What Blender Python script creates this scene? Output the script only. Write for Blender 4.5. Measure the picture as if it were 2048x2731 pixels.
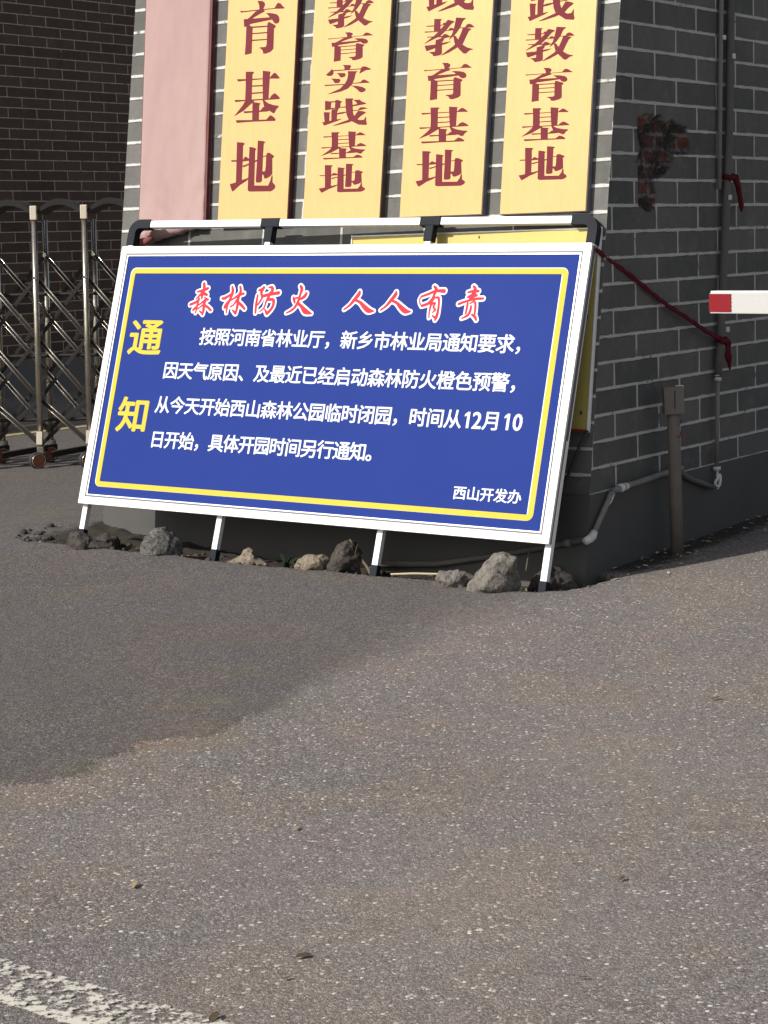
import bpy, bmesh, math, random
from mathutils import Vector, noise, geometry

for o_ in list(bpy.data.objects):
    bpy.data.objects.remove(o_)
scene = bpy.context.scene
COL = scene.collection

# ------------------------------------------------------------------ camera
F_PX, PITCH, ROLL, CAM_H = 5158.26, 0.1380, 0.0322, 1.4406
_f = Vector((0, math.cos(PITCH), -math.sin(PITCH)))
_r0 = Vector((1, 0, 0)); _u0 = _r0.cross(_f)
_r = _r0 * math.cos(ROLL) - _u0 * math.sin(ROLL)
_u = _r0 * math.sin(ROLL) + _u0 * math.cos(ROLL)
cam_d = bpy.data.cameras.new('camera')
cam_d.sensor_fit = 'VERTICAL'; cam_d.sensor_height = 36.0; cam_d.sensor_width = 27.0
cam_d.lens = F_PX / 2731.0 * 36.0
cam_d.clip_start = 0.05; cam_d.clip_end = 3000
cam = bpy.data.objects.new('camera', cam_d); COL.objects.link(cam)
from mathutils import Matrix
m_ = Matrix((( _r.x, _u.x, -_f.x, 0), (_r.y, _u.y, -_f.y, 0), (_r.z, _u.z, -_f.z, CAM_H), (0, 0, 0, 1)))
cam.matrix_world = m_
scene.camera = cam

# ------------------------------------------------------------------ world, sun, exposure
SUN_EL = math.radians(37.0)
SUN_AZ = Vector((-0.87, -0.49)).normalized()          # horizontal direction towards the sun
to_sun = Vector((SUN_AZ.x * math.cos(SUN_EL), SUN_AZ.y * math.cos(SUN_EL), math.sin(SUN_EL)))
world = bpy.data.worlds.new('World'); scene.world = world; world.use_nodes = True
wn = world.node_tree.nodes; wl = world.node_tree.links; wn.clear()
wo = wn.new('ShaderNodeOutputWorld'); wb = wn.new('ShaderNodeBackground'); ws = wn.new('ShaderNodeTexSky')
ws.sky_type = 'NISHITA'; ws.sun_disc = False; ws.sun_elevation = SUN_EL
ws.sun_rotation = math.atan2(SUN_AZ.x, SUN_AZ.y)
ws.air_density = 1.0; ws.dust_density = 2.5; ws.ozone_density = 1.0
wb.inputs['Strength'].default_value = 0.088
wh = wn.new('ShaderNodeHueSaturation'); wh.inputs['Saturation'].default_value = 0.55   # hazy, milky sky
wl.new(ws.outputs[0], wh.inputs['Color']); wl.new(wh.outputs[0], wb.inputs[0]); wl.new(wb.outputs[0], wo.inputs[0])
sun_d = bpy.data.lights.new('sun', 'SUN'); sun_d.energy = 4.0; sun_d.angle = math.radians(0.9)
sun_d.color = (1.0, 0.955, 0.89)
sun = bpy.data.objects.new('sun', sun_d); COL.objects.link(sun)
sun.rotation_euler = to_sun.to_track_quat('Z', 'Y').to_euler()
sun.location = (0, 0, 30)
scene.view_settings.view_transform = 'Standard'
scene.view_settings.look = 'None'
scene.view_settings.exposure = 0.40
scene.view_settings.gamma = 1.0

# ------------------------------------------------------------------ helpers
UP = Vector((0, 0, 1))
TH, BAT, Z0 = 0.6260, 0.1614, 0.3582          # gatehouse yaw, batter of the front face, plinth height
C0 = Vector((0.8365, 8.0494, 0))              # foot of the corner
D = Vector((math.sin(TH), math.cos(TH), 0))   # along the side wall, away
E_ = Vector((-math.cos(TH), math.sin(TH), 0)) # along the front face, to the left
FN = -(E_.cross(D * BAT + UP)).normalized()   # outward normal of the front face
if FN.dot(D) > 0: FN = -FN
def FW(s, z, off=0.0): return C0 + E_ * s + D * (BAT * z) + UP * z + FN * off
def RW(t, z, off=0.0): return C0 + D * t + UP * z - E_ * off

def obj(name, verts, faces, mat, parent=None, uv=None, smooth=False, mats=None, fmat=None, attrs=None):
    me = bpy.data.meshes.new(name)
    org = parent_world(parent)
    me.from_pydata([tuple(Vector(v) - org) for v in verts], [], faces)
    if mats:
        for mm in mats: me.materials.append(mm)
        if fmat:
            for p, i in zip(me.polygons, fmat): p.material_index = i
    elif mat: me.materials.append(mat)
    if uv:
        l = me.uv_layers.new(name='UVMap')
        for lp in me.loops: l.data[lp.index].uv = uv[lp.vertex_index]
    if attrs:
        for an, vals in attrs.items():
            a = me.attributes.new(an, 'FLOAT', 'POINT'); a.data.foreach_set('value', vals)
    if smooth:
        for p in me.polygons: p.use_smooth = True
    me.update()
    o = bpy.data.objects.new(name, me); COL.objects.link(o)
    if parent: o.parent = parent
    return o
def parent_world(p):
    v = Vector((0, 0, 0))
    while p is not None:
        v += Vector(p.location); p = p.parent
    return v
def tag(o, label=None, cat=None, group=None, kind=None):
    if label: o['label'] = label
    if cat: o['category'] = cat
    if group: o['group'] = group
    if kind: o['kind'] = kind
    return o
def thing(name, label, cat, loc, group=None):
    o = bpy.data.objects.new(name, None); COL.objects.link(o); o.location = loc; o.empty_display_size = 0.1
    return tag(o, label, cat, group)

class MB:
    """collects shapes; build() links them as one mesh object"""
    def __init__(s): s.v = []; s.f = []
    def add(s, vs, fs):
        b = len(s.v); s.v += [Vector(v) for v in vs]; s.f += [tuple(i + b for i in f) for f in fs]; return s
    def box(s, c, ax, ay, az, bev=0.0):
        """centre and three half-axis vectors"""
        c = Vector(c); ax, ay, az = Vector(ax), Vector(ay), Vector(az)
        if bev <= 0:
            vs = [c + ax * i + ay * j + az * k for i in (-1, 1) for j in (-1, 1) for k in (-1, 1)]
            return s.add(vs, [(0, 1, 3, 2), (4, 6, 7, 5), (0, 4, 5, 1), (2, 3, 7, 6), (0, 2, 6, 4), (1, 5, 7, 3)])
        bm = bmesh.new(); bmesh.ops.create_cube(bm, size=2)
        lx, ly, lz = ax.length, ay.length, az.length
        for v in bm.verts: v.co = Vector((v.co.x * lx, v.co.y * ly, v.co.z * lz))
        bmesh.ops.bevel(bm, geom=list(bm.edges), offset=min(bev, lx * .9, ly * .9, lz * .9), segments=2, affect='EDGES', profile=0.6)
        ux, uy, uz = ax / lx, ay / ly, az / lz
        bm.verts.index_update()
        s.add([c + ux * v.co.x + uy * v.co.y + uz * v.co.z for v in bm.verts], [tuple(v.index for v in f.verts) for f in bm.faces])
        bm.free(); return s
    def bar(s, a, b, w, h, side, bev=0.0):
        """square bar from a to b; side = rough direction of the width w"""
        a, b = Vector(a), Vector(b); l = (b - a); L = l.length; l.normalize()
        sd = Vector(side); sd = (sd - l * sd.dot(l)).normalized(); t = l.cross(sd)
        return s.box((a + b) / 2, l * L / 2, sd * w / 2, t * h / 2, bev)
    def tube(s, pts, r, n=10, cap=True):
        pts = [Vector(p) for p in pts]; rs = r if isinstance(r, (list, tuple)) else [r] * len(pts)
        ref = None; vs = []; fs = []
        for i, p in enumerate(pts):
            t = (pts[min(i + 1, len(pts) - 1)] - pts[max(i - 1, 0)]).normalized()
            if ref is None: ref = t.orthogonal().normalized()
            ref = (ref - t * ref.dot(t)).normalized(); bi = t.cross(ref)
            for k in range(n):
                a = 2 * math.pi * k / n
                vs.append(p + (ref * math.cos(a) + bi * math.sin(a)) * rs[i])
        for i in range(len(pts) - 1):
            for k in range(n):
                k2 = (k + 1) % n
                fs.append((i * n + k, i * n + k2, (i + 1) * n + k2, (i + 1) * n + k))
        if cap:
            fs.append(tuple(reversed(range(n)))); fs.append(tuple((len(pts) - 1) * n + k for k in range(n)))
        return s.add(vs, fs)
    def prism(s, front, back):
        n = len(front)
        fs = [tuple(range(n)), tuple(reversed(range(n, 2 * n)))]
        fs += [(i, i + n, (i + 1) % n + n, (i + 1) % n) for i in range(n)]
        return s.add(list(front) + list(back), fs)
    def build(s, name, mat, parent=None, smooth=False): return obj(name, s.v, s.f, mat, parent, smooth=smooth)

def smooth_line(pts, n=6):
    """Catmull-Rom through tuples of any length"""
    out = []
    P = [tuple(p) for p in pts]
    for i in range(len(P) - 1):
        p0 = P[max(i - 1, 0)]; p1 = P[i]; p2 = P[i + 1]; p3 = P[min(i + 2, len(P) - 1)]
        for k in range(n):
            t = k / n
            out.append(tuple(0.5 * (2 * b + (c - a) * t + (2 * a - 5 * b + 4 * c - d) * t * t + (3 * b - a - 3 * c + d) * t ** 3) for a, b, c, d in zip(p0, p1, p2, p3)))
    out.append(P[-1]); return out
def lerp(a, b, t): return a + (b - a) * t
def interp(x, xs, ys):
    if x <= xs[0]: return ys[0]
    for i in range(len(xs) - 1):
        if x <= xs[i + 1]: return lerp(ys[i], ys[i + 1], (x - xs[i]) / (xs[i + 1] - xs[i]))
    return ys[-1]
def clamp(x, a, b): return max(a, min(b, x))
def sstep(a, b, x):
    t = clamp((x - a) / (b - a), 0, 1); return t * t * (3 - 2 * t)

# ------------------------------------------------------------------ materials
class NT:
    def __init__(s, name):
        s.m = bpy.data.materials.new(name); s.m.use_nodes = True
        s.n = s.m.node_tree.nodes; s.l = s.m.node_tree.links
        s.bsdf = s.n['Principled BSDF']
    def new(s, t, **kw):
        n = s.n.new(t)
        for k, v in kw.items(): setattr(n, k, v)
        return n
    def put(s, sock, v):
        if isinstance(v, bpy.types.NodeSocket): s.l.new(v, sock)
        elif isinstance(v, (tuple, list)) and sock.type == 'RGBA': sock.default_value = (*v[:3], 1)
        else: sock.default_value = v
    def coord(s, kind='Object'): return s.new('ShaderNodeTexCoord').outputs[kind]
    def mapping(s, vec, scale=(1, 1, 1), loc=(0, 0, 0)):
        n = s.new('ShaderNodeMapping'); s.put(n.inputs['Vector'], vec); n.inputs['Scale'].default_value = scale; n.inputs['Location'].default_value = loc
        return n.outputs[0]
    def noise(s, vec, scale, detail=4, rough=0.55, out='Fac', dist=0.0):
        n = s.new('ShaderNodeTexNoise'); s.put(n.inputs['Vector'], vec); n.inputs['Scale'].default_value = scale
        n.inputs['Detail'].default_value = detail; n.inputs['Roughness'].default_value = rough; n.inputs['Distortion'].default_value = dist
        return n.outputs[out]
    def voro(s, vec, scale, out='Distance', feature='F1', rand=1.0):
        n = s.new('ShaderNodeTexVoronoi', feature=feature); s.put(n.inputs['Vector'], vec); n.inputs['Scale'].default_value = scale
        n.inputs['Randomness'].default_value = rand
        return n.outputs[out]
    def ramp(s, fac, stops, interp_='LINEAR'):
        n = s.new('ShaderNodeValToRGB'); s.put(n.inputs[0], fac); cr = n.color_ramp; cr.interpolation = interp_
        while len(cr.elements) < len(stops): cr.elements.new(0.5)
        for e, (p, c) in zip(cr.elements, stops):
            e.position = p; e.color = (*c, 1) if isinstance(c, (tuple, list)) else (c, c, c, 1)
        return n.outputs[0]
    def mix(s, fac, a, b, mode='MIX'):
        n = s.new('ShaderNodeMix', data_type='RGBA', blend_type=mode)
        s.put(n.inputs[0], fac); s.put(n.inputs[6], a); s.put(n.inputs[7], b); return n.outputs[2]
    def math(s, op, a, b=0.0, c=None):
        n = s.new('ShaderNodeMath', operation=op); s.put(n.inputs[0], a); s.put(n.inputs[1], b)
        if c is not None: s.put(n.inputs[2], c)
        return n.outputs[0]
    def bump(s, h, strength=0.3, dist=0.01, normal=None):
        n = s.new('ShaderNodeBump'); n.inputs['Strength'].default_value = strength; n.inputs['Distance'].default_value = dist
        s.put(n.inputs['Height'], h)
        if normal is not None: s.put(n.inputs['Normal'], normal)
        return n.outputs[0]
    def attr(s, name):
        n = s.new('ShaderNodeAttribute'); n.attribute_name = name; return n.outputs['Fac']
    def done(s, color=None, rough=None, normal=None, metal=None, spec=None):
        b = s.bsdf
        if color is not None: s.put(b.inputs['Base Color'], color)
        if rough is not None: s.put(b.inputs['Roughness'], rough)
        if normal is not None: s.put(b.inputs['Normal'], normal)
        if metal is not None: s.put(b.inputs['Metallic'], metal)
        if spec is not None: s.put(b.inputs['Specular IOR Level'], spec)
        return s.m

def paint_mat(name, col, rough=0.45, dirt=0.25, scale=9.0, dirt_col=None, metal=0.0, bump=0.05, spec=0.5):
    t = NT(name); v = t.coord()
    n1 = t.noise(v, scale, 6, 0.6); n2 = t.noise(v, scale * 7, 4, 0.6)
    f = t.math('MULTIPLY', t.ramp(n1, [(0.45, 0.0), (0.75, 1.0)]), dirt)
    dc = dirt_col or tuple(c * 0.55 for c in col)
    c = t.mix(f, col, dc)
    c = t.mix(0.10, c, t.ramp(n2, [(0.3, tuple(x * 0.75 for x in col)), (0.7, tuple(min(1, x * 1.15) for x in col))]))
    return t.done(c, t.math('MULTIPLY_ADD', n1, 0.25, rough - 0.1), t.bump(n2, bump, 0.004), metal, spec)

def brick_mat(name, c1, c2, mortar, bw, rh=0.11, ms=0.0062, loc=(0, 0, 0), damage=False, grime=0.3, mort_var=0.35):
    t = NT(name); uv = t.coord('UV')
    wob = t.noise(uv, 9.0, 3, 0.5, 'Color'); wob2 = t.noise(uv, 60.0, 3, 0.6, 'Color')
    v = t.mix(0.0028, uv, t.mix(1.0, wob, (0.5, 0.5, 0.5), 'SUBTRACT'), 'ADD')
    v = t.mix(0.0035, v, t.mix(1.0, wob2, (0.5, 0.5, 0.5), 'SUBTRACT'), 'ADD')
    mp = t.mapping(v, (1, 1, 1), loc)
    def brick(msz, smooth):
        b = t.new('ShaderNodeTexBrick'); t.put(b.inputs['Vector'], mp)
        b.offset = 0.5; b.offset_frequency = 2; b.squash = 1.0
        b.inputs['Scale'].default_value = 1.0; b.inputs['Mortar Size'].default_value = msz; b.inputs['Mortar Smooth'].default_value = smooth
        b.inputs['Brick Width'].default_value = bw; b.inputs['Row Height'].default_value = rh; b.inputs['Bias'].default_value = 0.0
        b.inputs['Color1'].default_value = (0, 0, 0, 1); b.inputs['Color2'].default_value = (1, 1, 1, 1); b.inputs['Mortar'].default_value = (0.5, 0.5, 0.5, 1)
        return b
    b = brick(ms, 0.12); b_thin = brick(ms * 0.62, 0.2); b_wide = brick(ms * 1.35, 0.15); bsoft = brick(ms * 1.7, 0.6)
    n1 = t.noise(uv, 2.3, 5, 0.6); n2 = t.noise(uv, 26.0, 6, 0.65); n3 = t.noise(uv, 120.0, 4, 0.6)
    body = t.mix(b.outputs['Color'], c1, c2)
    body = t.mix(t.math('MULTIPLY', t.ramp(n2, [(0.4, 0.0), (0.8, 1.0)]), grime), body, tuple(x * 0.5 for x in c1))
    body = t.mix(t.math('MULTIPLY', t.ramp(n1, [(0.42, 0.0), (0.72, 1.0)]), grime * 0.8), body, tuple(x * 1.35 for x in c2))
    mort = t.mix(t.math('MULTIPLY', t.ramp(n2, [(0.42, 0.0), (0.62, 1.0)]), mort_var), mortar, tuple(x * 0.45 for x in mortar))
    gone = t.ramp(t.noise(uv, 5.2, 6, 0.75), [(0.60, 0.0), (0.64, 0.85)])
    mort = t.mix(gone, mort, tuple(x * 0.7 for x in c1))
    streak = t.noise(t.mapping(uv, (5.0, 0.55, 1)), 1.6, 5, 0.65)
    body = t.mix(t.math('MULTIPLY', t.ramp(streak, [(0.50, 0.0), (0.72, 1.0)]), 0.30), body, tuple(x * 0.55 for x in c1))
    body = t.mix(t.math('MULTIPLY', t.ramp(t.noise(uv, 7.0, 7, 0.72), [(0.54, 0.0), (0.70, 1.0)]), 0.30), body, tuple(x * 1.7 for x in c2))
    wv = t.noise(uv, 13.0, 5, 0.7)
    fac = t.mix(t.ramp(wv, [(0.38, 0.0), (0.5, 1.0)]), b_thin.outputs['Fac'], b.outputs['Fac'])
    fac = t.mix(t.ramp(wv, [(0.52, 0.0), (0.64, 1.0)]), fac, b_wide.outputs['Fac'])
    col = t.mix(fac, body, mort)
    h = t.math('ADD', t.math('MULTIPLY', bsoft.outputs['Fac'], 0.7), t.math('MULTIPLY', n2, 0.22))
    h = t.math('ADD', h, t.math('MULTIPLY', n3, 0.10))
    rough = 0.85
    if damage:
        dm = t.attr('damage')
        bk = t.new('ShaderNodeTexBrick'); t.put(bk.inputs['Vector'], t.mapping(t.mix(0.03, uv, t.noise(uv, 12.0, 4, 0.6, 'Color'), 'ADD'), (1, 1, 1), (0.03, 0.01, 0)))
        bk.inputs['Scale'].default_value = 1.0; bk.inputs['Brick Width'].default_value = 0.20; bk.inputs['Row Height'].default_value = 0.068; bk.inputs['Mortar Size'].default_value = 0.009
        bk.inputs['Color1'].default_value = (0.16, 0.055, 0.034, 1); bk.inputs['Color2'].default_value = (0.060, 0.042, 0.036, 1); bk.inputs['Mortar'].default_value = (0.17, 0.155, 0.14, 1)
        dc = t.mix(t.ramp(t.noise(uv, 10.0, 6, 0.68), [(0.40, 0.0), (0.56, 1.0)]), bk.outputs['Color'], (0.022, 0.020, 0.019))
        dc = t.mix(t.ramp(t.noise(uv, 24.0, 5, 0.7), [(0.58, 0.0), (0.68, 0.9)]), dc, (0.20, 0.18, 0.16))
        col = t.mix(dm, col, dc)
        h = t.math('ADD', t.math('MULTIPLY', h, t.math('SUBTRACT', 1.0, dm)), t.math('MULTIPLY', t.math('MULTIPLY', n2, dm), 1.2))
    return t.done(col, rough, t.bump(h, 0.8, 0.006), spec=0.25)

def asphalt_mat(name):
    t = NT(name); v = t.coord('Object')
    moss = t.attr('moss'); ochre = t.attr('ochre'); patch = t.attr('patch'); soil = t.attr('soil')
    big = t.noise(v, 0.55, 5, 0.6); mid = t.noise(v, 3.1, 5, 0.65); fine = t.noise(v, 34.0, 4, 0.7)
    d1 = t.voro(v, 125.0); c1 = t.voro(v, 125.0, 'Color'); sep = t.new('ShaderNodeSeparateColor'); t.put(sep.inputs[0], c1)
    d2 = t.voro(v, 270.0); c2 = t.voro(v, 270.0, 'Color'); sep2 = t.new('ShaderNodeSeparateColor'); t.put(sep2.inputs[0], c2)
    # aggregate: every stone its own grey, a few pale ones, dark binder between
    stone = t.ramp(sep.outputs[0], [(0.0, (0.099, 0.087, 0.083)), (0.5, (0.166, 0.144, 0.138)), (0.84, (0.216, 0.188, 0.178)), (0.91, (0.386, 0.339, 0.307)), (1.0, (0.702, 0.632, 0.550))])
    small = t.ramp(sep2.outputs[1], [(0.0, (0.052, 0.045, 0.043)), (0.35, (0.125, 0.109, 0.104)), (0.75, (0.215, 0.190, 0.179)), (0.92, (0.31, 0.275, 0.255)), (1.0, (0.46, 0.41, 0.37))])
    pick = t.ramp(sep.outputs[1], [(0.66, 0.0), (0.70, 1.0)])
    old = t.mix(pick, small, stone)
    old = t.mix(t.ramp(d1, [(0.5, 0.0), (0.85, 0.7)]), old, (0.056, 0.049, 0.047))
    old = t.mix(t.ramp(t.noise(v, 62.0, 3, 0.6), [(0.50, 0.0), (0.72, 0.55)]), old, (0.082, 0.071, 0.068))
    old = t.mix(t.ramp(t.noise(v, 17.0, 5, 0.7), [(0.52, 0.0), (0.75, 0.40)]), old, (0.246, 0.214, 0.197))
    old = t.mix(t.ramp(big, [(0.35, 0.0), (0.7, 0.30)]), old, (0.197, 0.166, 0.154))
    old = t.mix(t.ramp(mid, [(0.5, 0.0), (0.8, 0.25)]), old, (0.099, 0.089, 0.085))
    new = t.mix(t.ramp(sep2.outputs[0], [(0.45, 0.0), (0.95, 0.9)]), (0.062, 0.055, 0.053), (0.185, 0.163, 0.156))
    new = t.mix(t.ramp(t.noise(v, 70.0, 3, 0.6), [(0.48, 0.0), (0.70, 0.55)]), new, (0.050, 0.044, 0.043))
    new = t.mix(t.ramp(sep.outputs[2], [(0.88, 0.0), (0.98, 0.7)]), new, (0.22, 0.195, 0.182))
    new = t.mix(t.ramp(mid, [(0.45, 0.0), (0.8, 0.35)]), new, (0.096, 0.083, 0.077))
    pf = t.math('ADD', patch, t.math('MULTIPLY', t.math('SUBTRACT', fine, 0.5), 0.9))
    col = t.mix(t.ramp(pf, [(0.34, 0.0), (0.66, 1.0)]), old, new)
    col = t.mix(1.0, col, t.ramp(t.noise(v, 1.9, 4, 0.6), [(0.28, (1.01, 0.99, 1.05)), (0.45, (0.97, 1.01, 1.01)), (0.58, (1.06, 1.04, 0.98)), (0.75, (1.07, 1.02, 1.00))]), 'MULTIPLY')
    dust = t.math('MULTIPLY', t.attr('dust'), t.ramp(t.noise(v, 9.0, 6, 0.7), [(0.35, 0.25), (0.65, 1.0)]))
    col = t.mix(t.math('MULTIPLY', dust, 0.42), col, (0.275, 0.235, 0.200))
    of = t.math('MULTIPLY', ochre, t.ramp(fine, [(0.40, 0.0), (0.62, 1.0)]))
    col = t.mix(of, col, (0.24, 0.135, 0.07))
    mf = t.math('MULTIPLY', moss, t.ramp(fine, [(0.42, 0.0), (0.65, 1.0)]))
    col = t.mix(mf, col, (0.135, 0.135, 0.058))
    sc = t.mix(t.noise(v, 40.0, 6, 0.75), (0.012, 0.010, 0.008), (0.060, 0.050, 0.038))
    sf = t.math('ADD', soil, t.math('MULTIPLY', t.math('SUBTRACT', fine, 0.5), 0.8))
    col = t.mix(t.ramp(sf, [(0.35, 0.0), (0.6, 1.0)]), col, sc)
    h = t.math('ADD', t.math('MULTIPLY', t.ramp(d1, [(0.0, 1.0), (0.7, 0.0)]), 0.55), t.math('MULTIPLY', t.ramp(d2, [(0.0, 1.0), (0.7, 0.0)]), 0.55))
    h = t.math('ADD', h, t.math('MULTIPLY', t.noise(v, 150.0, 4, 0.7), 0.5))
    return t.done(col, 0.88, t.bump(h, 0.6, 0.004), spec=0.3)

def rock_mat(name, ca, cb, vein=None):
    t = NT(name); v = t.coord()
    n = t.noise(v, 16.0, 8, 0.72); n2 = t.noise(v, 70.0, 5, 0.7); vo = t.voro(v, 60.0)
    c = t.mix(t.ramp(n, [(0.3, 0.0), (0.7, 1.0)]), ca, cb)
    c = t.mix(t.ramp(n2, [(0.50, 0.0), (0.66, 0.8)]), c, tuple(x * 0.35 for x in ca))
    c = t.mix(t.ramp(t.noise(v, 38.0, 6, 0.7), [(0.55, 0.0), (0.68, 0.7)]), c, tuple(min(1, x * 1.22) for x in cb))
    if vein:
        vv = t.mapping(v, (1, 1, 3.2))
        w = t.noise(vv, 13.0, 5, 0.65, dist=1.6)
        c = t.mix(t.ramp(w, [(0.47, 0.0), (0.50, 0.8), (0.53, 0.0)]), c, vein)
    h = t.math('ADD', n, t.math('MULTIPLY', n2, 0.45))
    h = t.math('ADD', h, t.math('MULTIPLY', vo, 0.2))
    return t.done(c, 0.9, t.bump(h, 0.9, 0.02), spec=0.25)

M = {}
M['asphalt'] = asphalt_mat('asphalt')
GREY = (0.155, 0.155, 0.148)
M['brick_front'] = brick_mat('grey_brick_front', (0.096, 0.098, 0.091), (0.146, 0.143, 0.134), (0.56, 0.545, 0.515), 0.468, ms=0.0070, loc=(-0.462, -0.002, 0))
M['brick_side'] = brick_mat('grey_brick_side', (0.082, 0.084, 0.078), (0.142, 0.134, 0.124), (0.50, 0.485, 0.455), 0.403, ms=0.0072, loc=(-0.0865, -0.358, 0), damage=True)
M['brick_far'] = brick_mat('brown_brick', (0.074, 0.049, 0.037), (0.108, 0.071, 0.054), (0.45, 0.37, 0.295), 0.422, ms=0.0060, loc=(-0.452, -0.0343, 0))
M['render'] = paint_mat('plinth_render', (0.082, 0.081, 0.078), 0.8, 0.5, 2.2, (0.062, 0.060, 0.055), bump=0.25, spec=0.25)
M['far_render'] = paint_mat('far_plinth_render', (0.15, 0.14, 0.13), 0.85, 0.4, 1.5, bump=0.2, spec=0.2)
M['concrete'] = paint_mat('concrete', (0.3, 0.3, 0.29), 0.85, 0.4, 3, bump=0.2)
M['white'] = paint_mat('white_paint', (0.82, 0.82, 0.81), 0.35, 0.10, 6, (0.6, 0.58, 0.54), bump=0.02)
M['arm_white'] = paint_mat('dull_white_paint', (0.45, 0.45, 0.44), 0.45, 0.3, 9, (0.42, 0.41, 0.39), bump=0.03)
M['alu'] = paint_mat('white_aluminium', (0.80, 0.80, 0.80), 0.32, 0.10, 8, (0.55, 0.54, 0.52), metal=0.15, bump=0.02)
M['dark_alu'] = paint_mat('grey_gasket', (0.10, 0.10, 0.12), 0.5, 0.2)
M['black_plastic'] = paint_mat('black_plastic', (0.012, 0.015, 0.020), 0.6, 0.3, 12, (0.025, 0.025, 0.025), bump=0.03, spec=0.12)
M['blue'] = paint_mat('blue_print', (0.016, 0.036, 0.200), 0.55, 0.14, 1.4, (0.019, 0.044, 0.20), bump=0.01, spec=0.05)
M['sign_yellow'] = paint_mat('yellow_print', (0.60, 0.44, 0.05), 0.55, 0.05, 8, bump=0.01, spec=0.1)
M['sign_white'] = paint_mat('white_print', (0.66, 0.69, 0.72), 0.55, 0.04, 8, bump=0.01, spec=0.1)
M['sign_red'] = paint_mat('red_print', (0.56, 0.030, 0.045), 0.55, 0.05, 8, bump=0.01, spec=0.1)
M['maroon'] = paint_mat('maroon_paint', (0.150, 0.022, 0.030), 0.6, 0.2, 10, bump=0.04, spec=0.12)
M['maroon_edge'] = paint_mat('maroon_edge', (0.10, 0.022, 0.024), 0.55, 0.3, 8)
M['dark_edge'] = paint_mat('dark_board_edge', (0.095, 0.060, 0.045), 0.6, 0.3, 8)
M['steel_edge'] = paint_mat('grey_board_edge', (0.16, 0.15, 0.17), 0.5, 0.3, 8)
def gold_mat():
    t = NT('gold_board'); v = t.coord(); st = t.mapping(v, (60, 60, 1.2))
    n = t.noise(st, 1.0, 4, 0.6); n2 = t.noise(v, 5.0, 5, 0.6); n3 = t.noise(v, 22.0, 5, 0.7)
    c = t.mix(t.ramp(n, [(0.3, 0.0), (0.7, 1.0)]), (0.545, 0.345, 0.145), (0.575, 0.375, 0.165))
    c = t.mix(t.ramp(n2, [(0.45, 0.0), (0.8, 0.4)]), c, (0.56, 0.355, 0.14))
    c = t.mix(t.ramp(n3, [(0.66, 0.0), (0.76, 0.35)]), c, (0.40, 0.29, 0.13))
    return t.done(c, t.math('MULTIPLY_ADD', n2, 0.2, 0.42), t.bump(n, 0.04, 0.003), 0.12, 0.2)
M['gold'] = gold_mat()
def cloth_mat(name, a, b):
    t = NT(name); v = t.coord(); st = t.mapping(v, (3.0, 3.0, 0.7))
    n = t.noise(st, 2.0, 5, 0.6); n2 = t.noise(v, 11.0, 6, 0.6, dist=0.8); w = t.noise(v, 400.0, 2, 0.5)
    c = t.mix(t.ramp(n, [(0.3, 0.0), (0.7, 1.0)]), a, b)
    h = t.math('ADD', n2, t.math('MULTIPLY', w, 0.05))
    return t.done(c, 0.85, t.bump(h, 0.12, 0.02), spec=0.2)
M['pink'] = cloth_mat('faded_pink_cloth', (0.33, 0.222, 0.212), (0.385, 0.270, 0.252))
M['red_cloth'] = cloth_mat('dull_red_cloth', (0.17, 0.045, 0.045), (0.30, 0.11, 0.10))
M['rope'] = cloth_mat('red_rope_cloth', (0.125, 0.010, 0.020), (0.075, 0.007, 0.013))
M['board_yellow'] = paint_mat('yellow_board', (0.52, 0.42, 0.10), 0.5, 0.3, 3.5, (0.55, 0.49, 0.27), bump=0.02)
M['board_red'] = paint_mat('red_board_edge', (0.42, 0.035, 0.022), 0.5, 0.2)
M['pvc'] = paint_mat('grey_conduit', (0.19, 0.185, 0.172), 0.6, 0.5, 14, (0.08, 0.075, 0.07), bump=0.05)
M['pvc_dark'] = paint_mat('dark_conduit', (0.105, 0.10, 0.092), 0.7, 0.4, 10, bump=0.05)
M['pvc_white'] = paint_mat('pale_fitting', (0.60, 0.60, 0.58), 0.5, 0.4, 25, (0.3, 0.3, 0.28), bump=0.05)
M['post'] = paint_mat('grey_brown_post', (0.15, 0.13, 0.113), 0.7, 0.5, 12, (0.10, 0.07, 0.065), bump=0.08)
M['cable'] = paint_mat('dark_cable', (0.028, 0.028, 0.030), 0.6, 0.2)
M['red_tip'] = paint_mat('red_reflective', (0.20, 0.005, 0.011), 0.35, 0.15, 8)
def steel_mat():
    t = NT('stainless_steel'); v = t.coord(); n = t.noise(t.mapping(v, (30, 30, 2)), 1.0, 5, 0.6)
    n2 = t.noise(v, 18, 5, 0.6)
    c = t.mix(t.ramp(n2, [(0.4, 0.0), (0.75, 0.6)]), (0.58, 0.54, 0.46), (0.34, 0.29, 0.22))
    return t.done(c, t.math('MULTIPLY_ADD', n, 0.15, 0.16), t.bump(n, 0.04, 0.002), 0.9)
M['steel'] = steel_mat()
M['gate_dark'] = paint_mat('dark_gate_hood', (0.013, 0.010, 0.009), 0.7, 0.3, 8)
M['cream'] = paint_mat('cream_plastic', (0.66, 0.58, 0.46), 0.5, 0.25, 14)
M['rubber'] = paint_mat('black_rubber', (0.022, 0.02, 0.02), 0.7, 0.4, 20, (0.06, 0.055, 0.05))
M['hub'] = paint_mat('rusty_hub', (0.24, 0.085, 0.045), 0.6, 0.5, 25)
M['tan_rock'] = rock_mat('tan_rock', (0.195, 0.160, 0.120), (0.30, 0.25, 0.19))
M['grey_rock'] = rock_mat('grey_rock', (0.125, 0.114, 0.10), (0.225, 0.207, 0.182))
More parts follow.
